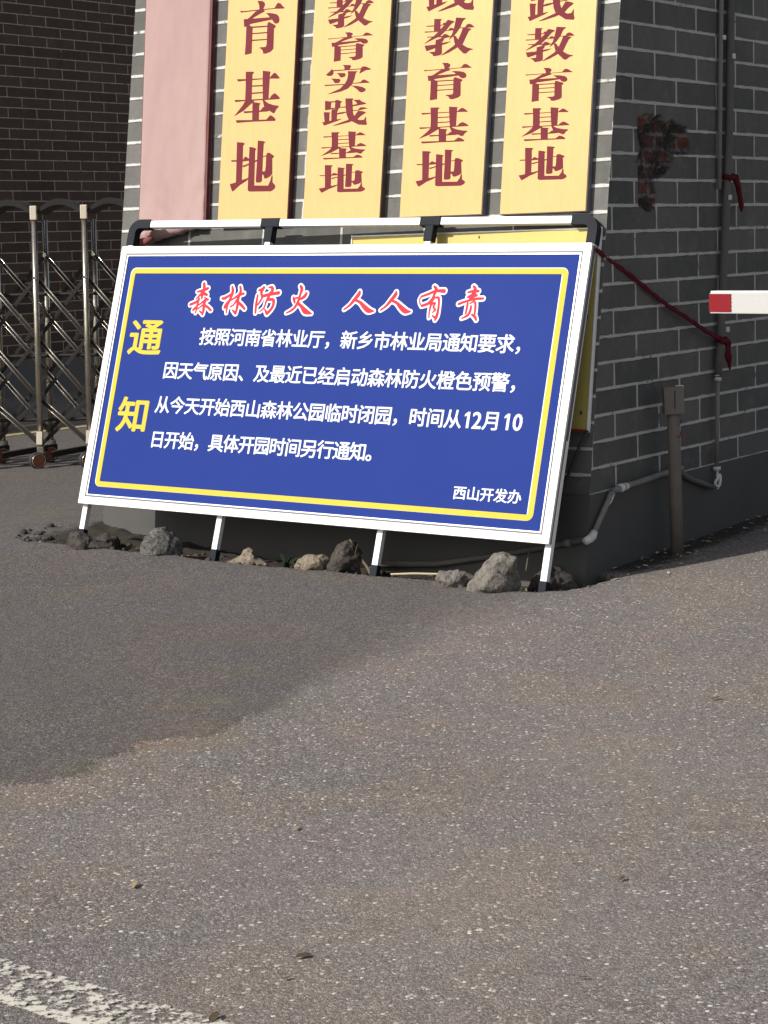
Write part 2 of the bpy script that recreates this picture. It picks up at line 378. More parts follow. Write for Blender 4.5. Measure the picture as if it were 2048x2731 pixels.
M['dark_rock'] = rock_mat('dark_rock', (0.060, 0.056, 0.053), (0.115, 0.108, 0.101), (0.24, 0.23, 0.215))
M['soil_rock'] = rock_mat('soil_rock', (0.045, 0.039, 0.034), (0.092, 0.079, 0.069))
def leaf_mat(name, a, b):
    t = NT(name); n = t.noise(t.coord(), 60.0, 4, 0.6)
    return t.done(t.mix(n, a, b), 0.8, spec=0.2)
M['leaf'] = leaf_mat('dry_leaf', (0.20, 0.155, 0.085), (0.27, 0.215, 0.125))
M['leaf_dark'] = leaf_mat('dark_leaf', (0.05, 0.035, 0.02), (0.09, 0.065, 0.04))
M['litter'] = leaf_mat('pale_litter', (0.30, 0.25, 0.17), (0.52, 0.46, 0.34))
M['weed'] = leaf_mat('weed_green', (0.012, 0.022, 0.009), (0.026, 0.045, 0.018))
M['wood'] = leaf_mat('dead_wood', (0.07, 0.05, 0.035), (0.14, 0.11, 0.08))
M['pale_wood'] = leaf_mat('pale_wood', (0.50, 0.40, 0.25), (0.62, 0.52, 0.36))

# ------------------------------------------------------------------ ground
EDGE = [(-0.42, 0.42), (-0.20, 0.30), (-0.12, 0.02), (-0.110, -0.18), (-0.075, -0.29), (-0.008, -0.345), (0.115, -0.387), (0.315, -0.385), (0.55, -0.33), (0.858, -0.385), (1.03, -0.376), (1.305, -0.415), (1.502, -0.422), (1.722, -0.427), (1.89, -0.442), (2.088, -0.50), (2.312, -0.53), (2.523, -0.59), (2.712, -0.59), (2.86, -0.55), (3.0, -0.2), (3.05, 0.5)]
def st(x, y):
    q = Vector((x, y, 0)) - C0
    return q.dot(E_), q.dot(D)
def asphalt_z(x, y):
    s, t = st(x, y)
    a = interp(s, [-1, 0, .87, 1.74, 2.53, 3.1, 4.4], [.0, .012, .024, .035, .10, .09, .0]) * interp(t, [.5, 3.5], [1, 0]) * interp(t, [-2.5, -.3], [0, 1])
    r = .026 * clamp(t, 0, 1.5) * interp(s, [-1.5, -.6, 0, .3], [.3, 1, 1, 0])
    return a + r - .012 * clamp(t - interp(s, [0, 4], [4, .8]), 0, 30)
def in_gutter(s, t):
    """signed: > 0 inside the strip between the asphalt's edge and the gatehouse"""
    if s < -0.42 or s > 2.98 or t > 0.1: return -1.0
    # edge t at this s
    if s < -0.110:
        te = interp(s, [-0.42, -0.20, -0.12, -0.110], [0.42, 0.30, 0.02, -0.18])
    else:
        te = interp(s, [p[0] for p in EDGE[3:]], [p[1] for p in EDGE[3:]])
    return t - te
def ground_z(x, y):
    z = asphalt_z(x, y); s, t = st(x, y)
    g = in_gutter(s, t)
    if g > 0: z -= 0.055 * sstep(0.0, 0.035, g) * (1 if s > -0.11 else sstep(-0.42, -0.15, s)) * sstep(2.98, 2.45, s) * (sstep(0.1, -0.15, t) if s > 2.79 else 1)
    return z
def G(x, y, dz=0.0): return Vector((x, y, ground_z(x, y) + dz))
def axis(lo, hi, step, far_lo, far_hi):
    a = []; x = lo; k = step
    left = []
    while x > far_lo: k *= 1.35; x -= k; left.append(x)
    a = left[::-1]; n = int(round((hi - lo) / step)); a += [lo + i * step for i in range(n + 1)]
    x = a[-1]; k = step
    while x < far_hi: k *= 1.35; x += k; a.append(x)
    return a
xs = axis(-2.1, 2.2, 0.016, -420, 420); ys = axis(3.3, 10.0, 0.016, -260, 900)
PATCH_S = [(-4.6, -0.30), (-3.496, -0.177), (-3.332, -0.236), (-3.178, -0.22), (-2.98, -0.18), (-2.871, -0.21), (-2.772, -0.309), (-2.576, -0.281), (-2.357, -0.244), (-2.198, -0.213), (-1.784, -0.20), (-1.224, -0.20), (-0.71, -0.25), (0.3, -0.35)]
vs = []; fs = []; patch = []; soil = []; dust = []; ochre = []; moss = []
DUST = [(.15, 4.0, .55, .55, .8), (.75, 5.4, .45, 1.1, .45), (-.45, 4.6, .3, .3, .3), (1.2, 7.6, .35, .8, .35)]
OCHRE = [(-.70, 5.54, .075, .03, .7), (-.58, 5.50, .16, .06, .2), (-.62, 5.74, .13, .13, .25), (-.70, 5.98, .10, .03, .25), (-.96, 5.0, .10, .12, .15)]
MOSS = [(-.57, 6.05, .10, .09, .6), (-.84, 5.27, .07, .05, .65), (-1.03, 5.03, .06, .06, .5), (-.48, 5.6, .10, .14, .5), (-.32, 5.93, .09, .10, .45), (-.2, 6.1, .05, .05, .5), (.40, 5.1, .25, .15, .14), (.75, 4.9, .15, .2, .16), (1.0, 8.35, .12, .14, .4)]
nx = len(xs)
for y in ys:
    for x in xs:
        z = ground_z(x, y); s, t = st(x, y)
        if -8 < x < 8 and 2 < y < 14:
            nz = noise.noise(Vector((x * 1.7, y * 1.7, 3.0)))
            nf = noise.noise(Vector((x * 14, y * 14, 1.0))); nf2 = noise.noise(Vector((x * 40, y * 40, 5.0)))
            z += 0.006 * nz + 0.0016 * nf
            ps = interp(t, [p[0] for p in PATCH_S], [p[1] for p in PATCH_S]) + 0.035 * nf + 0.018 * nf2 + 0.05 * noise.noise(Vector((x * 4.5, y * 4.5, 8.0)))
            soft = interp(t, [-3.6, -2.7, -2.4, -2.15, -1.8, -1.2, 0.0], [0.012, 0.018, 0.05, 0.13, 0.32, 0.6, 0.75])
            pm = sstep(-soft, soft, s - ps) * interp(t, [-3.0, -1.9, -0.5], [.95, .86, .70]) * interp(s, [-.3, .5], [.86, 1]) if t > -6 else 0.0
            z += 0.011 * pm * interp(t, [-2.4, -1.5], [1, 0.0]) * interp(t, [-5.5, -4.5], [0, 1])
            g = in_gutter(s, t)
            sm = sstep(-0.012, 0.03, g + 0.012 * nf + 0.008 * nf2)
            sm *= sstep(2.98, 2.62, s)
            if sm > 0: z += sm * (0.012 * nf + 0.006 * nf2)
            # grit against the side wall
            if s < 0 and t > 0: sm = max(sm, 0.75 * sstep(0.34 + 0.1 * nf, 0.02, -s) * sstep(0.0, 0.3, t) * sstep(6, 3, t))
        else:
            pm = 1.0 if (s > -0.25 and t < 5) else 0.3; sm = 0.0
        vs.append((x, y, z)); patch.append(pm); soil.append(sm)
        ochre.append(sum(a * math.exp(-(((x - px) / rx) ** 2 + ((y - py) / ry) ** 2)) for px, py, rx, ry, a in OCHRE) if -3 < x < 3 and y < 9 else 0.0)
        dust.append(sum(a * math.exp(-(((x - px) / rx) ** 2 + ((y - py) / ry) ** 2)) for px, py, rx, ry, a in DUST) if -4 < x < 4 and y < 10 else 0.0)
        moss.append(sum(a * math.exp(-(((x - px) / rx) ** 2 + ((y - py) / ry) ** 2)) for px, py, rx, ry, a in MOSS) if -3 < x < 3 and y < 9 else 0.0)
for j in range(len(ys) - 1):
    for i in range(nx - 1):
        a = j * nx + i; fs.append((a, a + 1, a + nx + 1, a + nx))
ground = obj('ground', vs, fs, M['asphalt'], smooth=True, attrs={'patch': patch, 'soil': soil, 'ochre': ochre, 'dust': dust, 'moss': moss})
tag(ground, kind='structure')

# worn white road line at the near left, parallel to the gatehouse front
def line_mat(name, col, lo, hi):
    t = NT(name); v = t.coord('Object')
    n = t.noise(t.mapping(v, (1, 1, 1)), 48.0, 6, 0.72); n2 = t.noise(v, 7.0, 4, 0.6)
    e = t.attr('edge')
    f = t.math('ADD', n, t.math('MULTIPLY', t.math('SUBTRACT', n2, 0.5), 0.35))
    f = t.math('ADD', f, t.math('MULTIPLY', e, 0.16))
    al = t.ramp(f, [(lo, 0.0), (hi, 1.0)])
    c = t.mix(t.noise(v, 120, 4, 0.6), tuple(x * 0.75 for x in col), col)
    m = t.done(c, 0.8, spec=0.3); t.put(t.bsdf.inputs['Alpha'], al); return m
def strip(name, a, b, width_dir, w, mat, n=60, k=10, dz=0.004):
    vs = []; fs = []; ed = []
    for i in range(n + 1):
        for j in range(k + 1):
            p = lerp(Vector(a), Vector(b), i / n) + Vector(width_dir) * (w * (j / k - 0.5))
            q = abs(j / k - 0.5) * 2
            vs.append((p.x, p.y, ground_z(p.x, p.y) + 0.006 * noise.noise(Vector((p.x * 1.7, p.y * 1.7, 3.0))) + dz)); ed.append(-1.5 if q > 0.99 else (0.40 if j < k * .25 else (-0.10 if j > k * .8 else 0.0)))
    for i in range(n):
        for j in range(k):
            a0 = i * (k + 1) + j; fs.append((a0, a0 + 1, a0 + k + 2, a0 + k + 1))
    o = obj(name, vs, fs, mat, attrs={'edge': ed}); tag(o, kind='structure'); return o
pa = C0 + E_ * (-1.86) + D * (-4.475); pb = C0 + E_ * 0.6 + D * (-4.475)
strip('road_line', pa, pb, D, 0.19, line_mat('worn_white_line', (0.60, 0.57, 0.50), 0.47, 0.56), n=120, k=14)
ym = line_mat('worn_yellow_line', (0.42, 0.34, 0.16), 0.30, 0.42)
for px_, py_ in ((-3.20, 16.85), (-3.02, 16.1)):
    c_ = Vector((px_, py_, 0)); strip('road_line', c_ - D * 4.0, c_ + D * 3.2, -E_, 0.13, ym, n=40, k=6)

# ------------------------------------------------------------------ gatehouse
gh = thing('gatehouse', 'grey brick gatehouse with sloping front, white mortar joints and dark rendered plinth', 'building', C0)
W_F, TOP, LEN = 2.79, 4.6, 6.5
PR = 0.010                                   # the plinth stands 10 mm proud
vs = []; uv = []; fs = []
na, nb = 14, 24
for j in range(nb + 1):
    z = lerp(Z0, TOP, j / nb)
    for i in range(na + 1):
        s = W_F * i / na; vs.append(FW(s, z)); uv.append((s, z))
for j in range(nb):
    for i in range(na):
        a = j * (na + 1) + i; fs.append((a, a + na + 1, a + na + 2, a + 1))
obj('front_wall', vs, fs, M['brick_front'], gh, uv=uv)
# side wall: fine grid with the broken-out hole set into it
DMG = [(.531, 1.951), (.60, 1.962), (.68, 1.955), (.731, 1.965), (.79, 1.93), (.86, 1.945), (.93, 1.92), (.991, 1.915), (1.02, 1.86), (1.035, 1.80), (.95, 1.785), (.87, 1.785), (.84, 1.74), (.78, 1.70), (.72, 1.685), (.675, 1.68), (.685, 1.62), (.688, 1.55), (.64, 1.54), (.60, 1.535), (.525, 1.57), (.535, 1.66), (.52, 1.75), (.545, 1.82), (.525, 1.89)]
def poly_sd(x, y, P):
    ins = False; md = 9
    for i in range(len(P)):
        x1, y1 = P[i]; x2, y2 = P[(i + 1) % len(P)]
        if (y1 > y) != (y2 > y) and x < (x2 - x1) * (y - y1) / (y2 - y1) + x1: ins = not ins
        dx, dy = x2 - x1, y2 - y1; L = dx * dx + dy * dy
        k = clamp(((x - x1) * dx + (y - y1) * dy) / L, 0, 1)
        md = min(md, math.hypot(x - x1 - k * dx, y - y1 - k * dy))
    return md if ins else -md
tt = [0.0, 0.1, 0.2, 0.28] + [0.30 + 0.009 * i for i in range(91)] + [1.2, 1.6, 2.2, 3.2, 4.6, LEN]
zz = [Z0, 0.7, 1.0, 1.3, 1.46] + [1.48 + 0.009 * i for i in range(60)] + [2.1, 2.5, 3.0, 3.8, TOP]
vs = []; uv = []; fs = []; dm = []
for z in zz:
    for t0 in tt:
        t = BAT * z * clamp(1 - t0 / 0.30, 0, 1) + t0 * (1.0)
        if t0 < 0.30: t = BAT * z + (0.30 + 0.24 - BAT * z) * (t0 / 0.30)
        else: t = t0 + 0.24
        off = 0.0; m = 0.0
        if 0.4 < t < 1.15 and 1.45 < z < 2.05:
            sd = poly_sd(t, z, DMG) + 0.010 * noise.noise(Vector((t * 22, z * 22, 0)))
            m = sstep(-0.004, 0.006, sd)
            if m > 0:
                dep = interp(sd, [0, 0.02, 0.10], [0.004, 0.024, 0.04])
                off = -m * (dep + 0.014 * noise.noise(Vector((t * 22, z * 22, 4))) + 0.008 * noise.noise(Vector((t * 60, z * 60, 9))))
        vs.append(RW(t, z, off)); uv.append((t, z)); dm.append(m)
n_ = len(tt)
for j in range(len(zz) - 1):
    for i in range(n_ - 1):
        a = j * n_ + i; fs.append((a, a + 1, a + n_ + 1, a + n_))
obj('side_wall', vs, fs, M['brick_side'], gh, uv=uv, attrs={'damage': dm})
# hidden walls and roof close the body
b_ = MB()
far_l = W_F
b_.add([FW(far_l, -0.3), FW(far_l, TOP), C0 + E_ * far_l + D * LEN + UP * TOP, C0 + E_ * far_l + D * LEN - UP * 0.3], [(0, 1, 2, 3)])
b_.add([RW(LEN + .24, -0.3), RW(LEN + .24, TOP), C0 + E_ * far_l + D * LEN + UP * TOP, C0 + E_ * far_l + D * LEN - UP * 0.3], [(0, 1, 2, 3)])
b_.add([FW(0, TOP), FW(far_l, TOP), C0 + E_ * far_l + D * LEN + UP * TOP, RW(LEN + .24, TOP)], [(0, 1, 2, 3)])
b_.build('back_wall', M['render'], gh)
p_ = MB()
zb = -0.35
def PF(s, z, o=PR): return FW(s, z, o)
a0 = C0 + D * (BAT * zb) + UP * zb + (FN - E_) * PR; a1 = C0 + D * (BAT * Z0) + UP * Z0 + (FN - E_) * PR
p_.add([a0, FW(W_F, zb, PR), FW(W_F, Z0, PR), a1], [(0, 3, 2, 1)])
p_.add([a0, a1, RW(LEN, Z0, PR), RW(LEN, zb, PR)], [(0, 1, 2, 3)])
p_.add([a1, FW(W_F, Z0, PR), FW(W_F, Z0, -0.02), RW(0.1, Z0, -0.02), RW(LEN, Z0, -0.02), RW(LEN, Z0, PR)], [(0, 1, 2, 3), (0, 3, 4, 5)])
p_.build('plinth', M['render'], gh)

# ------------------------------------------------------------------ far brick wall, left
LD = Vector((math.sin(0.62445), math.cos(0.62445), 0)); LN = Vector((LD.y, -LD.x, 0)); LA = Vector((-4.0184, 20.8857, 0))
fwall = thing('brick_wall', 'dark brown brick wall with thin pale joints standing in shade behind the sliding gate', 'wall', LA)
def LWp(t, z, off=0): return LA + LD * t + UP * z + LN * off
w_ = [LWp(-11, 0.31), LWp(14, 0.31), LWp(14, 6.2), LWp(-11, 6.2)]  # unseen near stretch is lengthened to cast shade on the ground behind the gate
o_ = obj('brickwork', w_, [(0, 1, 2, 3)], M['brick_far'], fwall, uv=[(-11, 0.31), (14, 0.31), (14, 6.2), (-11, 6.2)])
MB().box(LWp(1.5, 0.0, 0.01), LD * 12.5, LN * 0.012, UP * 0.31).build('plinth', M['far_render'], fwall)
MB().box(LWp(1.5, 3.0, -0.14), LD * 12.49, LN * 0.12, UP * 3.19).build('core', M['far_render'], fwall)

# ------------------------------------------------------------------ plaques on the front face
GLYPH = {"yu":[[[0.382,1.0],[0.497,0.989],[0.55,0.952],[0.562,0.906],[0.53,0.845],[0.532,0.826],[0.444,0.835],[0.429,0.92],[0.402,0.968]],[[0.0,0.854],[0.084,0.843],[0.781,0.829],[0.83,0.904],[0.865,0.919],[0.912,0.896],[0.96,0.846],[0.999,0.816],[1.0,0.797],[0.782,0.814],[0.086,0.822],[0.026,0.818]],[[0.445,0.846],[0.346,0.8],[0.224,0.706],[0.17,0.681],[0.273,0.671],[0.335,0.702],[0.495,0.766],[0.567,0.785],[0.531,0.841]],[[0.096,0.688],[0.263,0.681],[0.684,0.667],[0.654,0.704],[0.592,0.752],[0.679,0.747],[0.761,0.731],[0.845,0.704],[0.893,0.654],[0.908,0.585],[0.884,0.543],[0.83,0.533],[0.783,0.56],[0.742,0.62],[0.27,0.586],[0.171,0.544],[0.116,0.546]],[[0.167,0.605],[0.244,0.56],[0.311,0.523],[0.324,0.033],[0.173,0.016],[0.176,0.225]],[[0.646,0.566],[0.682,0.581],[0.828,0.503],[0.822,0.459],[0.795,0.454],[0.809,0.077],[0.758,0.029],[0.661,0.0],[0.592,0.002],[0.565,0.069],[0.487,0.125],[0.633,0.123],[0.654,0.159],[0.643,0.483]],[[0.283,0.533],[0.659,0.516],[0.661,0.493],[0.294,0.508]],[[0.292,0.411],[0.668,0.397],[0.669,0.377],[0.293,0.392]],[[0.292,0.285],[0.668,0.27],[0.669,0.253],[0.293,0.263]]],"ji":[[[0.022,0.87],[0.229,0.854],[0.754,0.834],[0.795,0.883],[0.846,0.926],[0.887,0.91],[0.94,0.855],[0.969,0.826],[0.97,0.802],[0.746,0.82],[0.231,0.825],[0.049,0.821]],[[0.21,1.0],[0.365,0.987],[0.403,0.968],[0.365,0.932],[0.381,0.436],[0.442,0.412],[0.338,0.338],[0.217,0.244],[0.004,0.15],[0.107,0.26],[0.191,0.356],[0.236,0.432],[0.23,0.707]],[[0.591,0.987],[0.764,0.952],[0.754,0.906],[0.754,0.447],[0.747,0.42],[0.631,0.409],[0.597,0.834]],[[0.366,0.72],[0.61,0.711],[0.612,0.686],[0.367,0.696]],[[0.367,0.58],[0.62,0.576],[0.621,0.552],[0.368,0.555]],[[0.0,0.47],[0.23,0.452],[0.782,0.438],[0.822,0.496],[0.874,0.531],[0.919,0.511],[1.0,0.439],[0.998,0.411],[0.783,0.415],[0.232,0.43],[0.017,0.427]],[[0.626,0.421],[0.672,0.406],[0.761,0.345],[0.881,0.301],[0.989,0.281],[0.982,0.258],[0.94,0.222],[0.917,0.17],[0.892,0.144],[0.855,0.159],[0.78,0.211],[0.677,0.265]],[[0.223,0.232],[0.419,0.224],[0.591,0.221],[0.649,0.283],[0.713,0.266],[0.807,0.205],[0.745,0.192],[0.421,0.196],[0.23,0.195]],[[0.406,0.403],[0.443,0.392],[0.581,0.362],[0.557,0.321],[0.568,0.035],[0.423,0.041]],[[0.056,0.071],[0.422,0.049],[0.738,0.036],[0.772,0.071],[0.818,0.115],[0.869,0.092],[0.935,0.036],[0.933,0.0],[0.433,0.019],[0.078,0.02]]],"di":[[[0.106,0.998],[0.245,0.981],[0.287,0.955],[0.249,0.922],[0.259,0.644],[0.264,0.248],[0.138,0.199],[0.13,0.446]],[[0.0,0.651],[0.126,0.646],[0.26,0.636],[0.284,0.682],[0.317,0.708],[0.391,0.66],[0.419,0.651],[0.421,0.619],[0.253,0.611],[0.016,0.621]],[[0.005,0.182],[0.138,0.211],[0.268,0.258],[0.304,0.258],[0.425,0.295],[0.418,0.272],[0.351,0.22],[0.231,0.155],[0.087,0.039],[0.064,0.04],[0.038,0.101]],[[0.389,0.889],[0.492,0.867],[0.547,0.836],[0.518,0.81],[0.542,0.13],[0.841,0.113],[0.887,0.208],[0.906,0.309],[0.925,0.308],[0.933,0.175],[0.989,0.117],[1.0,0.078],[0.968,0.032],[0.91,0.0],[0.444,0.018],[0.407,0.044],[0.404,0.154]],[[0.562,1.0],[0.686,0.98],[0.732,0.958],[0.694,0.933],[0.694,0.681],[0.704,0.21],[0.67,0.184],[0.583,0.185],[0.571,0.225],[0.573,0.579]],[[0.259,0.526],[0.381,0.56],[0.518,0.615],[0.588,0.629],[0.589,0.605],[0.382,0.533],[0.287,0.496]],[[0.68,0.684],[0.771,0.702],[0.772,0.683],[0.681,0.673]],[[0.767,0.701],[0.781,0.747],[0.833,0.747],[0.929,0.683],[0.926,0.656],[0.897,0.638],[0.917,0.34],[0.864,0.288],[0.788,0.253],[0.753,0.258],[0.731,0.318],[0.685,0.36],[0.691,0.391],[0.761,0.395],[0.768,0.489]]],"jiao":[[[0.187,1.0],[0.339,0.978],[0.313,0.928],[0.325,0.664],[0.19,0.683]],[[0.026,0.841],[0.183,0.831],[0.354,0.825],[0.385,0.875],[0.434,0.857],[0.436,0.822],[0.339,0.804],[0.184,0.802],[0.04,0.817]],[[0.0,0.694],[0.28,0.667],[0.476,0.66],[0.514,0.717],[0.563,0.71],[0.597,0.673],[0.59,0.644],[0.281,0.648],[0.01,0.665]],[[0.463,0.938],[0.57,0.89],[0.596,0.865],[0.533,0.821],[0.443,0.674],[0.335,0.539],[0.192,0.462],[0.007,0.364],[0.046,0.407],[0.188,0.538],[0.297,0.662],[0.388,0.799],[0.432,0.9]],[[0.056,0.546],[0.188,0.54],[0.368,0.524],[0.399,0.573],[0.448,0.566],[0.507,0.515],[0.549,0.488],[0.404,0.457],[0.398,0.407],[0.359,0.386],[0.242,0.434],[0.339,0.464],[0.37,0.491],[0.189,0.514],[0.061,0.529]],[[0.242,0.445],[0.398,0.413],[0.368,0.363],[0.381,0.072],[0.343,0.024],[0.213,0.014],[0.194,0.065],[0.117,0.129],[0.24,0.134],[0.241,0.273]],[[0.022,0.314],[0.239,0.319],[0.369,0.344],[0.555,0.361],[0.46,0.313],[0.371,0.29],[0.244,0.23],[0.074,0.167],[0.057,0.19]],[[0.623,0.973],[0.818,0.928],[0.757,0.863],[0.716,0.709],[0.642,0.56],[0.581,0.483],[0.504,0.409],[0.569,0.57],[0.601,0.758]],[[0.708,0.697],[0.813,0.692],[0.842,0.755],[0.889,0.775],[0.946,0.74],[0.997,0.669],[0.813,0.676],[0.709,0.683]],[[0.773,0.691],[0.943,0.634],[0.889,0.589],[0.84,0.447],[0.785,0.264],[0.676,0.183],[0.519,0.076],[0.36,0.011],[0.469,0.114],[0.609,0.234],[0.684,0.363],[0.739,0.546]],[[0.589,0.493],[0.629,0.498],[0.699,0.371],[0.786,0.243],[0.878,0.156],[1.0,0.097],[0.921,0.076],[0.853,0.0],[0.804,0.017],[0.71,0.146],[0.622,0.307]]],"shi":[[[0.38,1.0],[0.544,0.974],[0.569,0.924],[0.528,0.812],[0.424,0.823],[0.42,0.923]],[[0.145,0.901],[0.185,0.83],[0.186,0.724],[0.147,0.665],[0.071,0.67],[0.021,0.713],[0.067,0.777],[0.117,0.84]],[[0.181,0.852],[0.424,0.837],[0.779,0.821],[0.813,0.88],[0.879,0.875],[1.0,0.775],[0.986,0.748],[0.892,0.745],[0.763,0.654],[0.755,0.672],[0.78,0.794],[0.425,0.807],[0.182,0.819]],[[0.256,0.742],[0.436,0.715],[0.457,0.659],[0.44,0.597],[0.367,0.567],[0.328,0.608],[0.303,0.682]],[[0.135,0.572],[0.331,0.531],[0.352,0.475],[0.322,0.397],[0.239,0.397],[0.208,0.437],[0.183,0.512]],[[0.0,0.373],[0.435,0.341],[0.79,0.352],[0.824,0.417],[0.874,0.433],[0.935,0.377],[0.996,0.31],[0.621,0.327],[0.437,0.313],[0.017,0.333]],[[0.501,0.77],[0.712,0.737],[0.674,0.685],[0.652,0.477],[0.601,0.286],[0.516,0.169],[0.371,0.095],[0.085,0.035],[0.22,0.117],[0.352,0.192],[0.45,0.343],[0.497,0.477],[0.513,0.651]],[[0.594,0.266],[0.713,0.237],[0.84,0.181],[0.909,0.113],[0.904,0.043],[0.84,0.0],[0.788,0.019],[0.709,0.141]]],"jian":[[[0.039,0.978],[0.184,0.933],[0.176,0.645],[0.052,0.637]],[[0.161,0.945],[0.281,0.934],[0.282,0.895],[0.162,0.903]],[[0.169,0.707],[0.29,0.699],[0.291,0.662],[0.171,0.666]],[[0.272,0.976],[0.332,0.968],[0.424,0.9],[0.388,0.855],[0.387,0.696],[0.337,0.629],[0.285,0.624],[0.269,0.749]],[[0.201,0.654],[0.344,0.634],[0.326,0.532],[0.329,0.242],[0.21,0.215],[0.199,0.512]],[[0.028,0.572],[0.172,0.547],[0.155,0.493],[0.162,0.209],[0.062,0.172]],[[0.0,0.205],[0.06,0.216],[0.216,0.253],[0.446,0.289],[0.345,0.222],[0.197,0.155],[0.05,0.087],[0.033,0.139]],[[0.32,0.486],[0.378,0.515],[0.527,0.527],[0.528,0.496],[0.44,0.465],[0.329,0.449]],[[0.379,0.712],[0.52,0.711],[0.652,0.743],[0.761,0.764],[0.849,0.773],[0.948,0.783],[0.949,0.746],[0.763,0.715],[0.521,0.677],[0.387,0.687]],[[0.651,0.559],[0.784,0.553],[0.832,0.635],[0.906,0.631],[0.999,0.587],[0.908,0.566],[0.792,0.536],[0.652,0.537]],[[0.667,0.926],[0.815,0.912],[0.846,0.852],[0.948,0.777],[0.857,0.747],[0.762,0.754],[0.736,0.843]],[[0.494,1.0],[0.669,0.975],[0.645,0.917],[0.676,0.473],[0.702,0.371],[0.796,0.212],[0.849,0.181],[0.929,0.183],[0.956,0.253],[0.969,0.3],[0.979,0.116],[1.0,0.052],[0.98,0.0],[0.81,0.034],[0.696,0.14],[0.597,0.226],[0.546,0.392],[0.514,0.654]],[[0.793,0.518],[0.896,0.492],[0.964,0.446],[0.844,0.328],[0.781,0.233],[0.593,0.141],[0.335,0.069],[0.239,0.057],[0.407,0.14],[0.59,0.227],[0.711,0.334]]]}
PLAQ = [[["yu",-2.0622,2.3472,-1.7883,2.6011],["ji",-2.0614,2.0258,-1.7837,2.2707],["di",-2.062,1.6953,-1.7771,1.9387]],[["jiao",-1.5278,2.4262,-1.2611,2.5742],["yu",-1.5191,2.2735,-1.2586,2.4048],["shi",-1.5207,2.1232,-1.2563,2.2566],["jian",-1.5211,1.974,-1.2601,2.1017],["ji",-1.5168,1.8268,-1.2583,1.9517],["di",-1.5182,1.672,-1.2475,1.803]],[["jian",-0.9685,2.4419,-0.7116,2.6164],["jiao",-0.9709,2.2529,-0.7015,2.4206],["yu",-0.9628,2.0584,-0.7055,2.2218],["ji",-0.9675,1.8691,-0.7036,2.0285],["di",-0.9705,1.6754,-0.7016,1.8382]],[["jian",-0.4307,2.3514,-0.1949,2.5071],["jiao",-0.4336,2.1852,-0.1887,2.3325],["yu",-0.4247,2.0157,-0.1893,2.1586],["ji",-0.4252,1.8498,-0.1898,1.9902],["di",-0.4276,1.68,-0.1855,1.8236]]]
SL = math.sqrt(1 + BAT * BAT)
plaque_specs = [
    # bottom centre x (= -s), lean at z 2.65, width, label, edge material
    (-1.909, -1.926, 0.433, 'gold vertical plaque with three large maroon characters, first right of the pink covered board', 'maroon_edge', 0),
    (-1.379, -1.386, 0.447, 'gold vertical plaque crowded with six small maroon characters, between two other gold plaques', 'dark_edge', 1),
    (-0.826, -0.834, 0.443, 'gold vertical plaque with maroon characters, second from the gatehouse corner', 'steel_edge', 2),
    (-0.297, -0.307, 0.432, 'gold vertical plaque nearest the gatehouse corner, its lower edge clear of the stand rail', 'steel_edge', 3),
]
PZ0, PZ1, PT = 1.545, 3.70, 0.036
def plaque_frame(xb, xt):
    sl = (xt - xb) / (2.65 - PZ0)
    return lambda x, z, off: FW(-(x + sl * (z - PZ0)), z, off)
for (xb, xt, w, lab, edge, gi) in plaque_specs:
    fr = plaque_frame(xb, xt)
    root = thing('name_plaque', lab, 'plaque', FW(-xb, PZ0, 0.004), 'gold name plaques on the gatehouse front')
    z0 = PZ0 + (0.0 if gi != 3 else -0.004)
    body = MB()
    c = [(xb - w / 2, z0), (xb + w / 2, z0), (xb + w / 2, PZ1), (xb - w / 2, PZ1)]
    body.prism([fr(x, z, PT) for x, z in c][::-1], [fr(x, z, 0.004) for x, z in c][::-1]).build('board', M[edge], root)
    e = 0.003
    c = [(xb - w / 2 + e, z0 + e), (xb + w / 2 - e, z0 + e), (xb + w / 2 - e, PZ1 - e), (xb - w / 2 + e, PZ1 - e)]
    MB().prism([fr(x, z, PT + 0.0035) for x, z in c][::-1], [fr(x, z, PT - 0.002) for x, z in c][::-1]).build('gold_face', M['gold'], root)
    for (k, gx0, gz0, gx1, gz1) in PLAQ[gi]:
        g_ = MB()
        for n, pl in enumerate(GLYPH[k]):
            off = PT + 0.0042 + 0.00012 * n
            g_.add([FW(-(lerp(gx0, gx1, a)), lerp(gz0, gz1, b), off) for a, b in pl], [tuple(range(len(pl)))])
        g_.build('character', M['maroon'], root)
# board covered in faded pink cloth
xb, xt, w = -2.427, -2.470, 0.442
fr = plaque_frame(xb, xt)
cp = thing('covered_plaque', 'plaque wrapped in faded pink cloth, leftmost on the gatehouse front', 'plaque', FW(-xb, PZ0, 0.004))
c = [(xb - w / 2, PZ0), (xb + w / 2, PZ0), (xb + w / 2, PZ1), (xb - w / 2, PZ1)]
MB().prism([fr(x, z, PT - 0.004) for x, z in c][::-1], [fr(x, z, 0.004) for x, z in c][::-1]).build('board', M['maroon_edge'], cp)
vs = []; fs = []
nx_, nz_ = 36, 150
for j in range(nz_ + 1):
    z = lerp(PZ0 - 0.01, PZ1, j / nz_)
    for i in range(nx_ + 1):
        a = i / nx_; x = xb - w / 2 - 0.003 + (w + 0.005) * a
        low = sstep(1.95, 1.55, z)
        o = PT + 0.001 + 0.0035 * noise.noise(Vector((x * 3, z * 1.1, 0))) + low * 0.016 * abs(noise.noise(Vector((x * 9 + z * 3, z * 7, 2)))) + 0.0012 * noise.noise(Vector((x * 22, z * 9, 2))) + 0.004 * sstep(.25, .0, 1 - a) * noise.noise(Vector((x * 8, z * 5, 7)))
        if i in (0, nx_): o = 0.006
        vs.append(fr(x, z, o))
